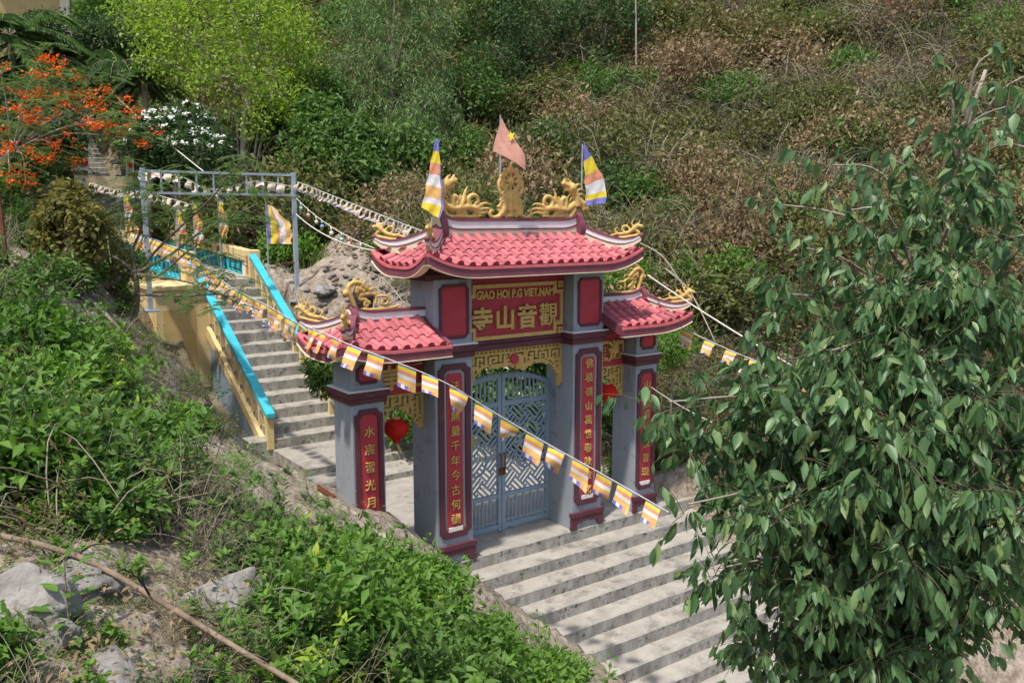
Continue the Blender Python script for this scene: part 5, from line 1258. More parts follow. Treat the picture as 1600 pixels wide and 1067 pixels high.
def log(name, label, pts, r0, r1, m_=DEADW, cat='branch', side=4, seed=0, drop=True, lift=.06):
    q = []
    for u, v in pts:
        p = ground_hit([u], [v])[0][0]; q.append((p[0], p[1], h1(p[0], p[1])+lift))
    r = random.Random(seed); t = thing(name, label, cat, q[0], 'fallen branches and poles'); mb = MB(); limb(mb, q, r0, r1, 8); obj('stem', mb, m_, t, smooth=True)
    if side:
        s = smooth([Vector(k) for k in q], 5)
        for i in range(side):
            a = s[int(len(s)*(.15+.75*i/side))]; d = Vector((r.uniform(-1, 1), r.uniform(-1, 1), r.uniform(.2, .9))).normalized(); L_ = r.uniform(.15, .4); mb = MB(); limb(mb, [a, a+d*L_*.5+Vector((0, 0, .03)), a+d*L_], r0*.35, r0*.1, 5); obj('side_twig', mb, m_, t, smooth=True)
    return t
lp = [P(-30, 830, 4.9), P(120, 868, 4.8), P(260, 945, 4.6), P(370, 1012, 4.4), P(500, 1090, 4.2)]
t = thing('long_pole', 'long bare brown pole lying across the near soil bank', 'pole', tuple(lp[0])); mb = MB(); limb(mb, lp, .018, .014, 9); obj('stem', mb, DEADW, t, smooth=True)
r = random.Random(2); s = smooth([V3(k) for k in lp], 5)
for i in range(7):
    a = s[3+2*i]; mb = MB(); d = Vector((r.uniform(-.6, .6), r.uniform(-.6, .6), r.uniform(-.9, .6))).normalized(); L_ = r.uniform(.15, .35); limb(mb, [a, a+d*L_*.5, a+d*L_+Vector((0, 0, -.05))], .008, .003, 5); obj('side_twig', mb, DARKW, t, smooth=True)
V, F = leaves(np.array([np.array(s[11])+np.array([.02*k, .015*k, -.03]) for k in range(7)]), np.array([[.1, 0, -1.]]*7), rdir(7), .07, .035); link('dry_leaves', fast_mesh('dry_leaves', V-lp[0], F, LM['dry']), t, loc=(0, 0, 0))
log('fallen_branch', 'bare branch lying level across the weeds, topmost of the pile', [(70, 770), (170, 785), (300, 805), (420, 815), (520, 820)], .035, .02, seed=1)
log('fallen_branch', 'forked dead branch lying below the topmost one in the pile', [(130, 790), (230, 820), (350, 830), (480, 832)], .03, .018, seed=2)
log('fallen_branch', 'dead branch slanting down through the leaves toward the steps', [(330, 800), (370, 850), (410, 900), (440, 930)], .028, .015, seed=3)
log('fallen_branch', 'thin pale branch crossing the pile of branches', [(250, 845), (340, 880), (430, 860), (500, 845)], .02, .01, BARKL, seed=5)
log('fallen_branch', 'weathered branch lying in the dry grass on the middle of the bank', [(115, 455), (150, 490), (185, 530), (240, 580)], .035, .02, BARKL, seed=6)
log('fallen_branch', 'short grey branch in the grass below the boulder', [(30, 410), (70, 430), (120, 470)], .03, .015, BARKL, seed=7)
rp = [P(500, 763, 11.3), P(560, 805, 10.9), P(620, 862, 10.6)]
t = thing('rusty_rail', 'rusty angle iron lying along the bank in front of the smaller column', 'rail', tuple(rp[0])); mb = MB()
q = [V3(k) for k in rp]; mb.sweep(q, .05, -.01, .012); mb.sweep([k+Vector((-.04, -.03, .013)) for k in q], .008, 0., .07); obj('angle_iron', mb, RUST, t)
for k, (a, b, lab) in enumerate((((560, 420, 18.5), (650, 500, 16.5), 'pale dead branch leaning on the earth cut behind the smaller roof'), ((600, 480, 17), (700, 466, 17.5), 'dry stick lying level behind the tall column'), ((1040, 420, 17), (1120, 540, 15.5), 'bare arching stem right of the gate'), ((1000, 380, 19), (1080, 470, 17), 'grey arching stem behind the right roof'))):
    A, B = P(*a), P(*b); mb = MB(); limb(mb, [A, (A+B)/2+np.array([0, 0, .25]), B], .022, .01, 6); t = thing('dead_branch', lab, 'branch', tuple(A), 'fallen branches and poles'); obj('stem', mb, BARKL, t, smooth=True)
    rr = np.random.RandomState(k); a_ = A+(B-A)*rr.rand(14, 1)+np.array([0, 0, .12]); b_ = a_+rdir(14, rr)*.45; v, f = sticks(a_, b_, .008, .003, np.tile([[0, 0, .06]], (14, 1))); link('twigs', fast_mesh('twigs', v-A, f, LM['grey']), t, loc=(0, 0, 0))
# rusty stake
p = P(8, 360, 12); mb = MB(); mb.tube([(p[0], p[1], p[2]-.9), (p[0]-.05, p[1], p[2]+.75)], .03, 6); tag(obj('iron_stake', mb, RUST), 'thin rusty stake standing in the dry grass', 'stake')
# ------------------------------------------------------------------ trees and shrubs one can tell apart
# broad leaved tree close to the camera
def near_tree():
    r = np.random.RandomState(3); base = np.array(P(1420, 1350, 6.3)); base[2] = h1(base[0], base[1]); top = P(1500, 60, 5.9)
    mb = MB(); tr = [base, base+(P(1400, 900, 6.2)-base)*.6, P(1400, 900, 6.2), P(1420, 600, 6.0), P(1470, 330, 5.9), P(1540, 110, 5.8)]; limb(mb, tr, .075, .012, 9)
    tips = [(1045, 640, 5.2, 4), (1075, 800, 5.0, 5), (1090, 700, 5.5, 10), (1120, 900, 5.2, 10), (1180, 1010, 5.4, 11), (1200, 820, 4.9, 14), (1240, 660, 5.2, 13), (1290, 930, 5.0, 14), (1330, 760, 4.8, 15), (1370, 1030, 5.1, 14), (1300, 1080, 5.3, 10), (1250, 1050, 5.6, 12), (1420, 1080, 5.6, 12), (1340, 1000, 5.9, 14), (1480, 1080, 5.9, 9), (1420, 880, 4.8, 15), (1480, 1000, 5.2, 10), (1530, 900, 5.1, 9), (1590, 960, 5.0, 8), (1500, 770, 4.8, 15), (1580, 820, 5.0, 13), (1650, 720, 5.2, 12),
            (1190, 560, 5.6, 9), (1220, 470, 5.7, 9), (1300, 560, 5.1, 14), (1260, 400, 5.6, 8), (1340, 640, 4.9, 15), (1400, 700, 4.7, 14), (1440, 560, 5.0, 15), (1520, 620, 4.9, 15), (1600, 600, 5.0, 14), (1380, 470, 5.3, 13), (1480, 440, 5.1, 14), (1560, 480, 5.0, 14), (1330, 340, 5.6, 8), (1300, 270, 5.8, 5), (1210, 330, 6.0, 4), (1390, 260, 5.7, 5), (1430, 330, 5.5, 10), (1520, 320, 5.3, 12), (1600, 380, 5.1, 14), (1500, 210, 5.5, 4), (1570, 180, 5.4, 5), (1560, 90, 5.6, 2), (1630, 250, 5.2, 12), (1640, 120, 5.4, 5), (1480, 150, 5.7, 2), (1680, 500, 5.2, 14), (1700, 880, 5.4, 10), (1150, 620, 5.4, 8), (1130, 760, 5.6, 12), (1240, 760, 5.7, 14), (1400, 780, 5.8, 18), (1300, 850, 5.9, 16), (1500, 880, 5.7, 14), (1380, 940, 5.7, 16), (1230, 900, 5.8, 14), (1450, 680, 5.7, 16), (1320, 690, 5.7, 14)]
    A, B = [], []; PP, AX = [], []; ts = smooth([V3(k) for k in tr], 8)
    for u, v, D, k in tips:
        t = P(u, v, D); 
        zt = t[2]-.25; i = min(range(len(ts)), key=lambda q: abs(ts[q].z-(zt-.25))); o = np.array(ts[i]); mid = (o+t)/2+np.array([0, 0, .22])+r.normal(size=3)*.05
        limb(mb, [o, mid, t+np.array([0, 0, .05])], .016, .005, 5)
        for j in range(int(k*(2.2 if v < 420 else 5.2 if v < 640 else 7.6))):
            f = r.uniform(.35, 1.05); s0 = o+(t-o)*f+np.array([0, 0, .22*4*f*(1-f)*.6]); d = nrmz((t-o)/np.linalg.norm(t-o)*.45+rdir(1, r)[0]*.9+np.array([0, 0, -.05])); L_ = r.uniform(.22, .42); e = s0+d*L_; A.append(s0); B.append(e)
            for m_ in range(r.randint(5, 9)):
                g = r.uniform(.2, 1.0); PP.append(s0+(e-s0)*g); AX.append(d*.45+rdir(1, r)[0]*.55+np.array([0, 0, -.95]))
    PP, AX = np.array(PP), np.array(AX); n = len(PP); sz = .060+.090*r.rand(n)**1.5
    V, F = leaves(PP, AX, rdir(n, r)*.8-FWD*.5+np.array([0, 0, .4]), sz, sz*r.uniform(.32, .48, n), T_BIG)
    tw = sticks(np.array(A), np.array(B), .0030, .0014, np.tile([[0, 0, .03]], (len(A), 1)))
    plant('leafy_tree', 'tall broad leaved green tree standing close by at the edge of the steps', 'tree', base, (V, F), LM['euca'], mb, BARKL, extra=[('twigs', tw, mat('olive brown twig', (.15, .135, .075), (.10, .085, .05), 9, .8))])
near_tree()
def lobetree(name, label, base, lobes, lm, per, m_, spread, L, W, trunk=None, r0=.12, seed=0, shell=.5, droop=.25, bm=BARK, T=T_DIA, group=None, twr=.012, extra=None, cat='tree', out=.7):
    """trunk pts then lobes as world (centre, radii, weight)"""
    r = np.random.RandomState(seed); geo, C = clumps(r, lobes, per, m_, spread, L, W, shell, droop, T, out); mb = MB(); base = np.array(base, float)
    tp = [base]+[np.array(q) for q in (trunk or [])]
    if len(tp) == 1: tp.append(np.mean([l[0] for l in lobes], 0))
    limb(mb, tp, r0, r0*.55, 8)
    for c, rad, wgt in lobes: c = np.array(c); o = tp[-1]; limb(mb, [o, (o+c)/2+r.normal(size=3)*.08*np.mean(rad), c], r0*.5, r0*.15, 6)
    k = r.choice(len(C), min(len(C), 90), False); cc = C[k]; lc = np.array([l[0] for l in lobes]); near_ = lc[np.argmin(((cc[:, None]-lc[None])**2).sum(-1), 1)]
    tw = sticks(near_, cc, twr, twr*.35, r.normal(size=(len(cc), 3))*.05)
    return plant(name, label, cat, base, geo, lm, mb, bm, group, extra=[('fine_twigs', tw, bm)]+(extra or []))
def LB(*q): return [(P(u, v, D), (rx, rx if len(z) < 2 else z[1], z[0]), w_) for u, v, D, rx, z, w_ in q]
def gpt(u, v): 
    p = ground_hit([u], [v])[0][0]; return np.array([p[0], p[1], h1(p[0], p[1])-.1])
def gat(u, v, D):
    p = P(u, v, D); return np.array([p[0], p[1], h1(p[0], p[1])-.1])
# airy lime green tree
b = gat(375, 250, 27)
lobetree('lime_tree', 'airy yellow green tree spreading above the white flowering bush', b, LB((300, 60, 26, 1.7, (1.3,), 1.2), (400, 30, 27, 1.8, (1.4,), 1.2), (240, 20, 26, 1.3, (1.0,), .8), (460, 70, 27, 1.0, (1.1,), .7), (350, 120, 26, 1.5, (.9,), .8), (440, 150, 26.5, .9, (.8,), .5), (255, 95, 25.5, 1.0, (.6,), .4), (340, -40, 27, 2.0, (1.2,), 1.), (395, 190, 26, .6, (.6,), .18)), LM['lime'], 175, 11, .20, .12, .07, [b+np.array([0, 0, .7]), P(382, 150, 26.8)], .16, 31, .3, .1, BARKL, twr=.016)
mb = MB(); 
for u, v, D in ((330, 130, 26.5), (430, 120, 27), (365, 110, 27.2), (410, 165, 26.6), (300, 165, 26.2)): limb(mb, [b+np.array([0, 0, .2]), (b+P(u, v, D))/2+np.array([0, 0, .15]), P(u, v, D)], .08, .02, 6)
o_ = [q for q in bpy.data.objects if q.name.startswith('lime_tree')][0]; me = mb.mesh('stems', BARKL, True); me.transform(Matrix.Translation(-Vector(b))); link('stems', me, o_, loc=(0, 0, 0))
# white flowering bush
def flowering(label, lobes, base, seed, nf, lm, name='flowering_bush'):
    r = np.random.RandomState(seed); FP = []
    for c, rad, w_ in lobes:
        d = rdir(int(nf*w_), r); d[:, 2] = np.abs(d[:, 2]); d = nrmz(d-FWD*.5); FP.append(np.array(c)+d*np.array(rad)*1.03)
    FP = np.concatenate(FP); keep = []
    for q in FP:
        if all(np.linalg.norm(q-e) > .24 for e in keep): keep.append(q)
    FP = np.array(keep); p = np.repeat(FP, 9, 0)+r.normal(size=(len(FP)*9, 3))*.04*np.array([1, 1, .5]); fl = leaves(p, rdir(len(p), r)+np.array([0, 0, .2]), rdir(len(p), r)*.4+np.array([0, 0, 1.])-FWD*.4, .085, .075)
    return lobetree(name, label, base, lobes, lm, 170, 9, .10, .20, .075, None, .09, seed, .55, .1, BARKL, extra=[('blossoms', fl, LM['white'])])
flowering('rounded dark bush covered with white blossoms beside the far stair', LB((265, 215, 23.5, 1.0, (.75,), 1.), (310, 235, 23, .85, (.55,), .8), (225, 225, 23.5, .6, (.6,), .6), (290, 190, 24, .7, (.5,), .5)), gat(270, 262, 23.5), 41, 75, LM['dark'])
flowering('frangipani with white blossoms seen through the iron gate', LB((845, 560, 18, .5, (.4,), 1.), (790, 600, 18, .5, (.5,), .8), (830, 640, 17.5, .5, (.4,), .8)), gat(820, 660, 18), 42, 9, LM['mid'])
# round dark tree and its neighbours
lobetree('bushy_tree', 'dense round dark green tree behind the steel frame', gat(520, 310, 26), LB((510, 225, 25.5, 1.1, (.9,), 1.), (545, 265, 25, 1.0, (.8,), 1.), (480, 270, 25.5, .8, (.8,), .7), (560, 215, 26, .7, (.6,), .6), (500, 180, 26, .7, (.6,), .5)), LM['mid'], 220, 13, .11, .19, .085, None, .14, 51, .5)
lobetree('bushy_tree', 'low bushy green tree tucked behind the lime green tree', gat(450, 230, 29), LB((450, 180, 28.5, 1.1, (.8,), 1.), (500, 150, 29, 1.0, (1.,), 1.), (430, 220, 28, .8, (.6,), .6)), LM['mid'], 200, 12, .11, .17, .08, None, .12, 52, .5)
# drooping grey green trees
def weeping(label, base, lobes, seed, n, L=.34):
    r = np.random.RandomState(seed); PP, AX, A, B = [], [], [], []
    for c, rad, w_ in lobes:
        k = int(n*w_); d = rdir(k, r); s0 = np.array(c)+d*np.array(rad)*(.25+.75*r.rand(k, 1)**.5); ln = r.uniform(.25, .8, k)
        e = s0+np.stack([d[:, 0]*.3, d[:, 1]*.3, -ln], -1)*np.array([1, 1, 1.]); A.append(s0); B.append(e)
        f = r.rand(k*11, 1); i = np.repeat(np.arange(k), 11); PP.append(s0[i]+(e[i]-s0[i])*f+r.normal(size=(k*11, 3))*.10); AX.append(rdir(k*11, r)*.75+np.array([0, 0, -.8]))
    PP, AX, A, B = map(np.concatenate, (PP, AX, A, B)); m_ = len(PP); geo = leaves(PP, AX, rdir(m_, r), L*r.uniform(.5, 1.1, m_)*.72, .05); mb = MB()
    top = np.mean([l[0] for l in lobes], 0); limb(mb, [base, (base+top)/2+np.array([.1, 0, 0]), top], .15, .07, 8)
    for c, _, _ in lobes: limb(mb, [top*.7+base*.3, (top+np.array(c))/2, np.array(c)], .06, .02, 6)
    plant('weeping_tree', label, 'tree', base, geo, LM['willow'], mb, BARK, 'drooping grey green trees', extra=[('hanging_twigs', sticks(A, B, .005, .002), BARK)])
weeping('tallest drooping grey green tree, left of the coral flag', gat(600, 330, 29), LB((600, 30, 30, 1.5, (1.5,), 1.), (640, 100, 29.5, 1.3, (1.2,), 1.), (570, 110, 29.5, 1.2, (1.2,), 1.), (620, -60, 30, 1.5, (1.2,), .9), (660, 20, 30, 1.1, (1.3,), .8), (590, 180, 29, 1.0, (1.0,), .8)), 61, 150)
weeping('slender drooping tree standing by the tall limp flag', gat(655, 330, 27), LB((640, 210, 27, 1.0, (1.0,), 1.), (600, 250, 26.5, .9, (.8,), 1.), (670, 160, 27.5, .9, (1.0,), .9)), 62, 130)
weeping('small drooping tree at the foot of the round dark tree', gat(610, 330, 25), LB((590, 290, 25, .7, (.5,), 1.), (640, 290, 25.5, .6, (.6,), .8)), 63, 90, .26)
for k, (u, v, D, rx, rz, lm, lab) in enumerate(((720, 150, 31, 1.6, 1.6, 'mid', 'tall green tree between the drooping trees and the coral flag'), (770, 90, 33, 1.6, 1.5, 'dark', 'dark green tree crown directly above the coral flag'), (720, 260, 28, 1.2, 1.0, 'mid', 'green tree behind the ridge dragon nearest the stair'), (850, 30, 37, 2.0, 1.6, 'dark', 'dark evergreen crown at the top edge above the gold wheel'), (940, 40, 38, 1.9, 1.5, 'dark', 'dark evergreen crown next to the bare pale trunk'), (760, 20, 37, 1.8, 1.5, 'mid', 'green tree crown at the top edge beside the drooping tree'), (860, 240, 29, 1.3, .9, 'dark', 'dark shrub behind the gold wheel'), (830, 150, 32, 1.5, 1.1, 'olive', 'olive shrub above the flag with the star'), (960, 150, 35, 1.6, 1.0, 'mid', 'green shrub below the bare pale trunk'), (1180, 330, 25, 1.2, .9, 'fresh', 'fresh green shrub halfway up the dry slope'), (1060, 260, 28, 1.3, .9, 'olive', 'olive green shrub on the dry slope beside the far ridge flag'), (1250, 170, 32, 1.5, 1.0, 'mid', 'green shrub high on the dry brown slope'), (1150, 60, 38, 1.8, 1.1, 'olive', 'olive shrub near the top of the dry slope'), (1320, 60, 37, 1.6, 1., 'mid', 'leafy green shrub near the upper corner of the slope'), (1480, 50, 35, 1.7, 1.1, 'olive', 'yellowish shrub in the upper corner above the near tree'), (1120, 440, 20, .9, .6, 'fresh', 'bright shrub behind the white rope'), (1010, 330, 25, .9, .7, 'mid', 'green shrub behind the far ridge corner'), (940, 310, 26, 1.1, .8, 'dark', 'dark shrub behind the far ridge dragon'))):
    r = np.random.RandomState(200+k); c = P(u, v, D); lobes = [(c, (rx*.7, rx*.7, rz*.6), .7)]+[(c+rdir(1, r)[0]*np.array([rx, rx, rz])*r.uniform(.6, 1.25), (rx*r.uniform(.3, .6), rx*.45, rz*r.uniform(.3, .5)), .5) for _ in range(8)]
    lobetree('slope_tree' if rz > 1.2 else 'slope_shrub', lab, gat(u, v+40, D), lobes, LM[lm], 85, 10, .2, .17*(1 if D < 34 else 1.2), .08, None, .08, 200+k, .5, group='trees and shrubs on the far slope', cat='tree' if rz > 1.2 else 'shrub')
p = P(994, 80, 36); mb = MB(); limb(mb, [(p[0], p[1], h1(p[0], p[1])-.2), p, P(993, -20, 36)], .06, .03, 7); tag(obj('bare_trunk', mb, BARKL, smooth=True), 'slim pale bare trunk at the top edge of the slope', 'trunk')
# feathery sprays for the flame tree and the young acacia
def frond(r, p, d, nrm, L_, n, ll, lw):
    d = nrmz(d); s = nrmz(np.cross(nrm, d)); f = np.repeat(np.linspace(.12, 1, n), 2); sg_ = np.tile([1, -1], n)
    pos = p+d*(f*L_)[:, None]+np.array([0, 0, -1.])*(.25*L_*f*f)[:, None]; ax = d*.45+s*sg_[:, None]; return pos, ax, np.tile(nrm, (2*n, 1))+r.normal(size=(2*n, 3))*.15
def feathery(r, centres, per, L_, n, ll, lw, flat=.3):
    PP, AX, NR = [], [], []
    for c in centres:
        for k in range(per):
            a = r.rand()*6.28; d = np.array([math.cos(a), math.sin(a), r.uniform(-.1, flat)]); q = frond(r, np.array(c)+r.normal(size=3)*.06, d, nrmz(np.array([r.normal()*.2, r.normal()*.2, 1.])), L_*r.uniform(.7, 1.15), n, ll, lw); PP.append(q[0]); AX.append(q[1]); NR.append(q[2])
    PP, AX, NR = map(np.concatenate, (PP, AX, NR)); return leaves(PP, AX, NR, ll*r.uniform(.7, 1.2, len(PP)), lw)
def flame():
    r = np.random.RandomState(71); base = gat(-60, 330, 15.5); mb = MB(); hub = P(20, 235, 15.5); limb(mb, [base, (base+hub)/2, hub], .10, .07, 8)
    tips = [(60, 95, 15), (45, 150, 15), (100, 120, 15), (100, 165, 14.8), (140, 150, 15), (180, 180, 15), (150, 190, 14.6), (70, 190, 14.6), (20, 185, 14.5), (30, 235, 14.4), (85, 225, 14.6), (65, 240, 14.4), (15, 270, 14.2), (40, 285, 14.2), (0, 110, 15), (-40, 180, 15), (-30, 260, 14.5), (190, 215, 15), (95, 255, 14.6), (130, 165, 15.4), (60, 140, 15.5), (170, 165, 15.3)]
    C = []
    for u, v, D in tips: e = P(u, v, D); C.append(e); limb(mb, [hub+(e-hub)*.08, hub+(e-hub)*.5+np.array([0, 0, .12])+r.normal(size=3)*.06, e], .028, .007, 5)
    sub = np.concatenate([c+r.normal(size=(5, 3))*np.array([.20, .20, .08]) for c in C]); n = 20; p = np.repeat(sub, n, 0)+r.normal(size=(len(sub)*n, 3))*np.array([.065, .065, .04]); fl = leaves(p, rdir(len(p), r)+np.array([0, 0, .4]), rdir(len(p), r)*.5+np.array([0, 0, 1.]), .058*r.uniform(.7, 1.3, len(p)), .042)
    gl = feathery(r, [c+r.normal(size=3)*.25 for c in C for _ in range(3)], 8, .42, 11, .06, .02)
    plant('flame_tree', 'flame tree with flat sprays of orange red blossom', 'tree', base, gl, LM['feather'], mb, BARKL, extra=[('blossoms', fl, LM['orange'])])
flame()
def acacia():
    r = np.random.RandomState(73); base = gat(205, 500, 13.2); mb = MB(); k0 = P(212, 428, 13); limb(mb, [base, (base+k0)/2+np.array([.05, 0, 0]), k0], .05, .04, 7)
    S = [[(212, 428, 13), (255, 380, 12.9), (330, 310, 12.6), (360, 270, 12.4), (385, 245, 12.3)], [(212, 428, 13), (270, 395, 12.8), (330, 350, 12.5), (360, 340, 12.3), (400, 320, 12.1)], [(212, 428, 13), (245, 432, 12.8), (300, 388, 12.5), (345, 368, 12.2)], [(212, 428, 13), (208, 390, 13), (222, 350, 12.9), (210, 300, 12.8), (208, 250, 12.8)], [(212, 460, 13), (280, 462, 12.6), (340, 460, 12.2), (370, 465, 12.0)], [(212, 428, 13), (170, 400, 13), (130, 440, 13), (105, 470, 12.9)], [(212, 428, 13), (290, 440, 12.5), (330, 455, 12.1)]]
    C = []
    for k, s in enumerate(S):
        q = [P(*a) for a in s]; limb(mb, q, .026, .007, 6)
        if k in (5,): continue
        sm = smooth([V3(a) for a in q], 5); C += [np.array(sm[i]) for i in range(int(len(sm)*.35), len(sm), 2)]
    for u, v, D in ((235, 300, 12.7), (270, 290, 12.6), (300, 330, 12.5), (255, 330, 12.7), (390, 300, 12.2), (420, 320, 12), (330, 290, 12.4), (290, 265, 12.6), (215, 330, 12.9), (400, 345, 12.1), (370, 380, 12.1), (310, 420, 12.2), (350, 430, 12), (380, 450, 11.9), (300, 470, 12.2), (340, 480, 12), (260, 410, 12.7), (200, 340, 13), (195, 290, 13), (180, 300, 13), (345, 400, 12.1), (410, 385, 12), (240, 265, 12.8), (360, 255, 12.4)):
        C.append(P(u, v, D))
    C = [q for q in C if r.rand() < .62]; gl = feathery(r, C, 9, .40, 15, .055, .019, .10)
    plant('young_acacia', 'slender young tree with feathery level sprays before the turquoise balusters', 'tree', base, gl, LM['feather'], mb, BARK)
acacia()
# bronze leaved shrub on a twisted trunk
b = gat(118, 435, 12.8)
lobetree('bronze_shrub', 'bushy bronze green shrub on a twisted grey trunk at the bank top', b, LB((105, 325, 12.6, .30, (.22,), 1.), (135, 345, 12.4, .24, (.24,), 1.), (80, 345, 12.8, .24, (.22,), .8), (115, 300, 12.8, .22, (.14,), .6), (142, 385, 12.4, .14, (.2,), .5), (75, 385, 12.6, .17, (.2,), .5), (90, 420, 12.4, .12, (.18,), .3)), LM['bronze'], 100, 9, .07, .09, .062, [b+np.array([.05, 0, .35]), P(115, 370, 12.7)], .07, 81, .35, .5, BARKL, twr=.008, cat='shrub')
# leafy shrubs on the bank
for k, (u, v, rx, rz, lm, lab) in enumerate(((205, 440, .42, .4, 'fresh', 'rounded bright shrub below the young feathery tree'), (95, 420, .4, .35, 'mid', 'dark leafy shrub at the foot of the twisted trunk'), (30, 560, .55, .55, 'mid', 'tall leafy shrub at the picture edge halfway up the bank'), (120, 620, .5, .55, 'fresh', 'broad leafy shrub in the thick of the bank weeds'), (215, 700, .38, .36, 'fresh', 'light green leafy shrub above the fallen branches'), (60, 730, .42, .5, 'mid', 'tall dark weed shrub over the long pole'), (285, 640, .3, .25, 'fresh', 'feather leaved bush near the end of the bank by the blue wall'), (180, 760, .38, .4, 'mid', 'leafy shrub just above the branch pile'), (560, 960, .36, .30, 'fresh', 'big leaved bright shrub at the bottom near the steps'), (660, 985, .36, .32, 'fresh', 'glossy leaved shrub leaning over the soil edge of the steps'), (480, 990, .36, .30, 'mid', 'dark shaded shrub beside the angular boulder'), (760, 1050, .32, .28, 'mid', 'low shrub at the bottom edge below the soil kerb'), (600, 1050, .4, .3, 'mid', 'dense weeds bush at the bottom edge'), (-10, 1010, .13, .22, 'fresh', 'sprig of young leaves in the bottom corner'))):
    g = gpt(u, v+30); r = np.random.RandomState(300+k); lobes = [(g+np.array([0, 0, rz*.75]), (rx*.75, rx*.75, rz*.6), 1.)]+[(g+np.array([r.normal()*rx*.5, r.normal()*rx*.5, rz*(.4+.7*r.rand())]), (rx*.45, rx*.45, rz*.4), .5) for _ in range(4)]
    lobetree('leafy_shrub', lab, g, lobes, LM[lm], 70, 7, .06 if k < 13 else .04, .11 if k < 13 else .06, .042 if k < 13 else .026, None, .02, 300+k, .35, .15, T=T_BIG, twr=.006, group='leafy shrubs on the bank', cat='shrub')
# slim weeds standing free against the soil and the steps
for k, (u, v, h, lab) in enumerate(((452, 840, .75, 'slim leafy sapling standing before the smaller column'), (487, 790, .5, 'small bright sapling at the edge of the landing'), (690, 1010, .75, 'upright leafy stem rising against the lowest tall column'), (945, 1085, .55, 'sparse bright sapling before the lower steps'), (300, 820, .6, 'leafy sapling by the branch pile'), (418, 880, .55, 'thin sapling in the thick of the fallen branches'), (110, 1000, .5, 'thin yellowing weed stem on the bare soil'), (845, 1010, .5, 'wispy seedling at the soil edge halfway down the steps'))):
    g = gpt(u, v); r = np.random.RandomState(400+k); nL = 26; d = nrmz(np.array([r.normal()*.12, r.normal()*.12, 1.])); f = np.linspace(.15, 1, nL); an = np.arange(nL)*2.4; pos = g+d*(f*h)[:, None]; ax = np.stack([np.cos(an), np.sin(an), .15+.35*f], -1)
    pos = pos+nrmz(ax)*(.03+.05*r.rand(nL, 1)); L_ = .12*r.uniform(.6, 1.2, nL)*(1.15-.5*f); geo = leaves(pos, ax, rdir(nL, r)*.3+np.array([0, 0, 1.]), L_, L_*.45, T_BIG); mb = MB(); limb(mb, [g, g+d*h*.5, g+d*h], .008, .003, 5)
    plant('sapling', lab, 'sapling', g, geo, LM['fresh'], mb, BARK, 'slim saplings', 'leaves', 'stem')
# spiky clump and fern right of the gate
def spiky(label, u, v, D, n, L_, seed, lm, wd=.04, name='spiky_plant'):
    g = gat(u, v, D); r = np.random.RandomState(seed); an = r.rand(n)*6.28; el = r.uniform(.25, 1.3, n); d = np.stack([np.cos(an)*np.cos(el), np.sin(an)*np.cos(el), np.sin(el)], -1); s = nrmz(np.cross(d, np.array([0, 0, 1.]))); ln = L_*r.uniform(.6, 1.1, n); V = []
    for f, wf in ((0, .7), (.3, 1.), (.6, .8), (.85, .45), (1, .03)):
        c = g+np.array([0, 0, .1])+d*(ln*f)[:, None]+np.array([0, 0, -1.])*(ln*.55*f**2.5)[:, None]; V += [c-s*wd*wf*.5, c+s*wd*wf*.5]
    V = np.stack(V, 1).reshape(-1, 3); q = []
    for k in range(4): q += [(2*k, 2*k+1, 2*k+3), (2*k, 2*k+3, 2*k+2)]
    F = (np.array(q)[None]+(np.arange(n)*10)[:, None, None]).reshape(-1, 3); mb = MB(); limb(mb, [g-np.array([0, 0, .05]), g+np.array([0, 0, .12])], .06, .03, 6)
    return plant(name, label, 'plant', g, (V, F), LM[lm], mb, BARK, None, 'blades', 'stem')
spiky('spiky long bladed clump just right of the gate', 1090, 640, 15.6, 150, .95, 91, 'blade')
spiky('smaller spiky clump behind the long bladed one', 1140, 600, 17, 90, .8, 92, 'blade')
b = gat(1048, 600, 15.6)
lobetree('fern_bush', 'bright green ferny bush beside the smaller column', b, LB((1045, 545, 15.6, .35, (.25,), 1.), (1060, 530, 15.8, .3, (.2,), .7)), LM['fresh'], 120, 10, .06, .10, .02, None, .03, 93, .3, cat='bush')
b = gat(985, 440, 19)
lobetree('fern_bush', 'bright ferny bush showing between the main and the smaller roof', b, LB((975, 438, 18.8, .5, (.3,), 1.), (1000, 430, 19, .4, (.3,), .7)), LM['fresh'], 120, 10, .07, .12, .03, None, .03, 94, .3, cat='bush')
b = P(505, 612, 14.8)
lobetree('fern_bush', 'dark ferny bush at the foot of the stair beside the column', b, LB((508, 588, 14.6, .28, (.3,), 1.), (500, 570, 14.8, .2, (.2,), .6)), LM['mid'], 90, 9, .05, .14, .03, None, .03, 95, .3, cat='bush')
for k, (u, v, D, lab) in enumerate(((790, 640, 17.5, 'leafy bush behind the iron gate leaves'), (745, 590, 18, 'low leafy bush behind the gate nearest the tall column'), (620, 640, 17, 'leafy bush showing through the side opening behind the lantern'), (960, 620, 17, 'bush showing through the far side opening'), (590, 560, 17.5, 'green shrub behind the smaller roof'))):
    g = gat(u, v+40, D); lobetree('leafy_shrub', lab, g, LB((u, v, D, .6, (.5,), 1.), (u+25, v+20, D, .45, (.4,), .7), (u-20, v-25, D+.3, .45, (.4,), .7)), LM['fresh' if k % 2 == 0 else 'mid'], 90, 9, .09, .13, .06, None, .03, 500+k, .35, group='leafy shrubs behind the gate', cat='shrub')
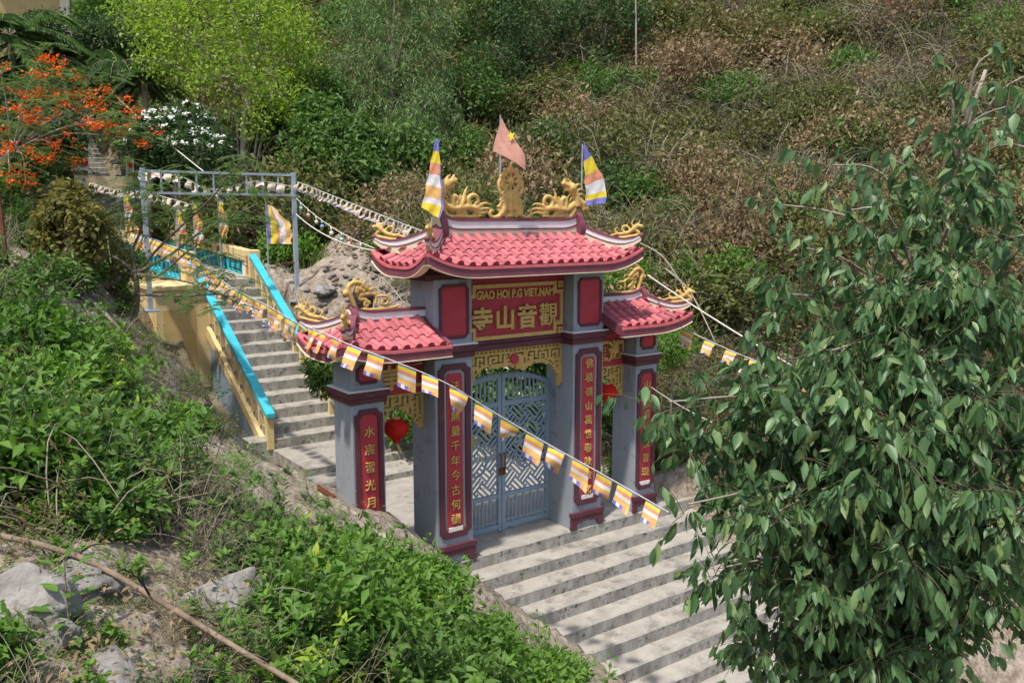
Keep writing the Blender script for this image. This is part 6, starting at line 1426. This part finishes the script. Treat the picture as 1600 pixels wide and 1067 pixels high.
# palms at the top corner
def palm(label, base, top, n, L_, seed, lm='mid'):
    r = np.random.RandomState(seed); mb = MB(); limb(mb, [base, (np.array(base)+np.array(top))/2+np.array([.15, 0, 0]), top], .14, .10, 8); PP, AX, NR, A, B, BW = [], [], [], [], [], []
    for k in range(n):
        an = 6.28*k/n+r.rand()*.4; el = r.uniform(-.1, 1.1); d = np.array([math.cos(an)*math.cos(el), math.sin(an)*math.cos(el), math.sin(el)]); l = L_*r.uniform(.8, 1.1); m_ = 44; f = np.repeat(np.linspace(.12, 1, m_), 2)
        c = np.array(top)+d*(f*l)[:, None]+np.array([0, 0, -1.])*(.65*l*f**2)[:, None]; s = nrmz(np.cross(d, np.array([0, 0, 1.]))); sg_ = np.tile([1, -1], m_)[:, None]
        PP.append(c); AX.append(d*.5+s*sg_*.8+np.array([0, 0, -.55])); NR.append(np.tile([[0, 0, 1.]], (2*m_, 1))+r.normal(size=(2*m_, 3))*.2); A.append(np.array(top)); e = np.array(top)+d*l+np.array([0, 0, -.65*l]); B.append(e); BW.append(np.array([0, 0, .65*l*.25]))
    PP, AX, NR = map(np.concatenate, (PP, AX, NR)); geo = leaves(PP, AX, NR, .62*L_/2.6*r.uniform(.7, 1.1, len(PP)), .055)
    plant('palm_tree', label, 'palm', base, geo, LM[lm], mb, BARKL, 'palms by the far house', 'fronds', 'trunk', extra=[('ribs', sticks(np.array(A), np.array(B), .02, .006, np.array(BW), 5), BARKL)])
palm('coconut palm with long arching fronds in the top corner', gat(10, 200, 27), P(15, 55, 27), 17, 2.9, 101, 'willow')
palm('coconut palm whose trunk rises at the picture edge above the orange blossom', gat(60, 190, 29), P(75, 90, 28.5), 15, 2.3, 102, 'dark')
palm('short dark palm between the flame tree and the lime green tree', gat(190, 190, 28), P(185, 100, 27.5), 15, 1.7, 103, 'dark')
palm('small dark palm hanging over the far stair', gat(215, 200, 27), P(225, 130, 26.5), 13, 1.5, 104, 'dark')
for k, (u, v, D, rx, rz, lab) in enumerate(((40, 170, 24, 1.3, 1.0, 'dark shrub mass behind the flame tree'), (75, 215, 20, .7, .6, 'dark shrub under the orange blossom by the lotus post'), (100, 60, 33, 1.6, 1.2, 'dark tree in front of the yellow house'), (200, 60, 33, 1.5, 1.2, 'dark tree left of the lime green crown'), (20, 250, 20, .9, .7, 'dark shrub low behind the orange blossom'), (160, 20, 36, 1.7, 1.2, 'green tree at the top edge beside the yellow house'))):
    r = np.random.RandomState(600+k); c = P(u, v, D); lobes = [(c, (rx*.7, rx*.7, rz*.7), 1.)]+[(c+rdir(1, r)[0]*np.array([rx, rx, rz])*.6, (rx*.5, rx*.5, rz*.45), .55) for _ in range(4)]
    lobetree('shade_tree', lab, gat(u, v+40, D), lobes, LM['dark' if k != 5 else 'mid'], 150, 11, .1, .15, .07, None, .08, 600+k, .5, group='dark trees around the far stair')
# ------------------------------------------------------------------ far house and grey terrace wall
c = P(92, 20, 38); hs = thing('house', 'yellow house corner showing behind the palms at the top edge', 'house', tuple(c))
zb = h1(c[0], c[1]); mb = MB(); mb.box(c[0]-2.6, c[0]+.25, c[1]-.2, c[1]+4, zb-.5, c[2]+2.6); obj('wall', mb, BUILDY, hs)
mb = MB(); mb.box(c[0]+.02, c[0]+.40, c[1]-.36, c[1]-.02, zb-.5, c[2]+2.7); obj('corner_pillar', mb, CREAM, hs, bevel=.03)
mb = MB(); mb.hexa([(c[0]-3.2, c[1]-.9, c[2]+2.5), (c[0]+.9, c[1]-.9, c[2]+2.5), (c[0]+.9, c[1]+4.5, c[2]+2.5), (c[0]-3.2, c[1]+4.5, c[2]+2.5), (c[0]-2.2, c[1]+1.2, c[2]+3.9), (c[0]-.2, c[1]+1.2, c[2]+3.9), (c[0]-.2, c[1]+2.4, c[2]+3.9), (c[0]-2.2, c[1]+2.4, c[2]+3.9)]); obj('roof', mb, TILE, hs)
c = P(255, 160, 29); zb = h1(c[0], c[1]); tw_ = thing('terrace_wall', 'grey stone terrace wall with a coping under the lime green tree', 'wall', (c[0], c[1], zb))
for j in range(4):
    for i in range(7):
        x = c[0]-1.6+.52*i+(.2 if j % 2 else 0); mb = MB(); r = random.Random(j*10+i); mb.box(x, x+.505, c[1]+r.uniform(-.03, .02), c[1]+.4, zb-.3+.36*j, zb-.3+.36*j+.345); obj('stone', mb, GREYROOF, tw_, bevel=.02)
mb = MB(); mb.box(c[0]-1.7, c[0]+2.4, c[1]-.1, c[1]+.5, zb-.3+1.441, zb-.3+1.56); obj('coping', mb, ROCK, tw_, bevel=.02)
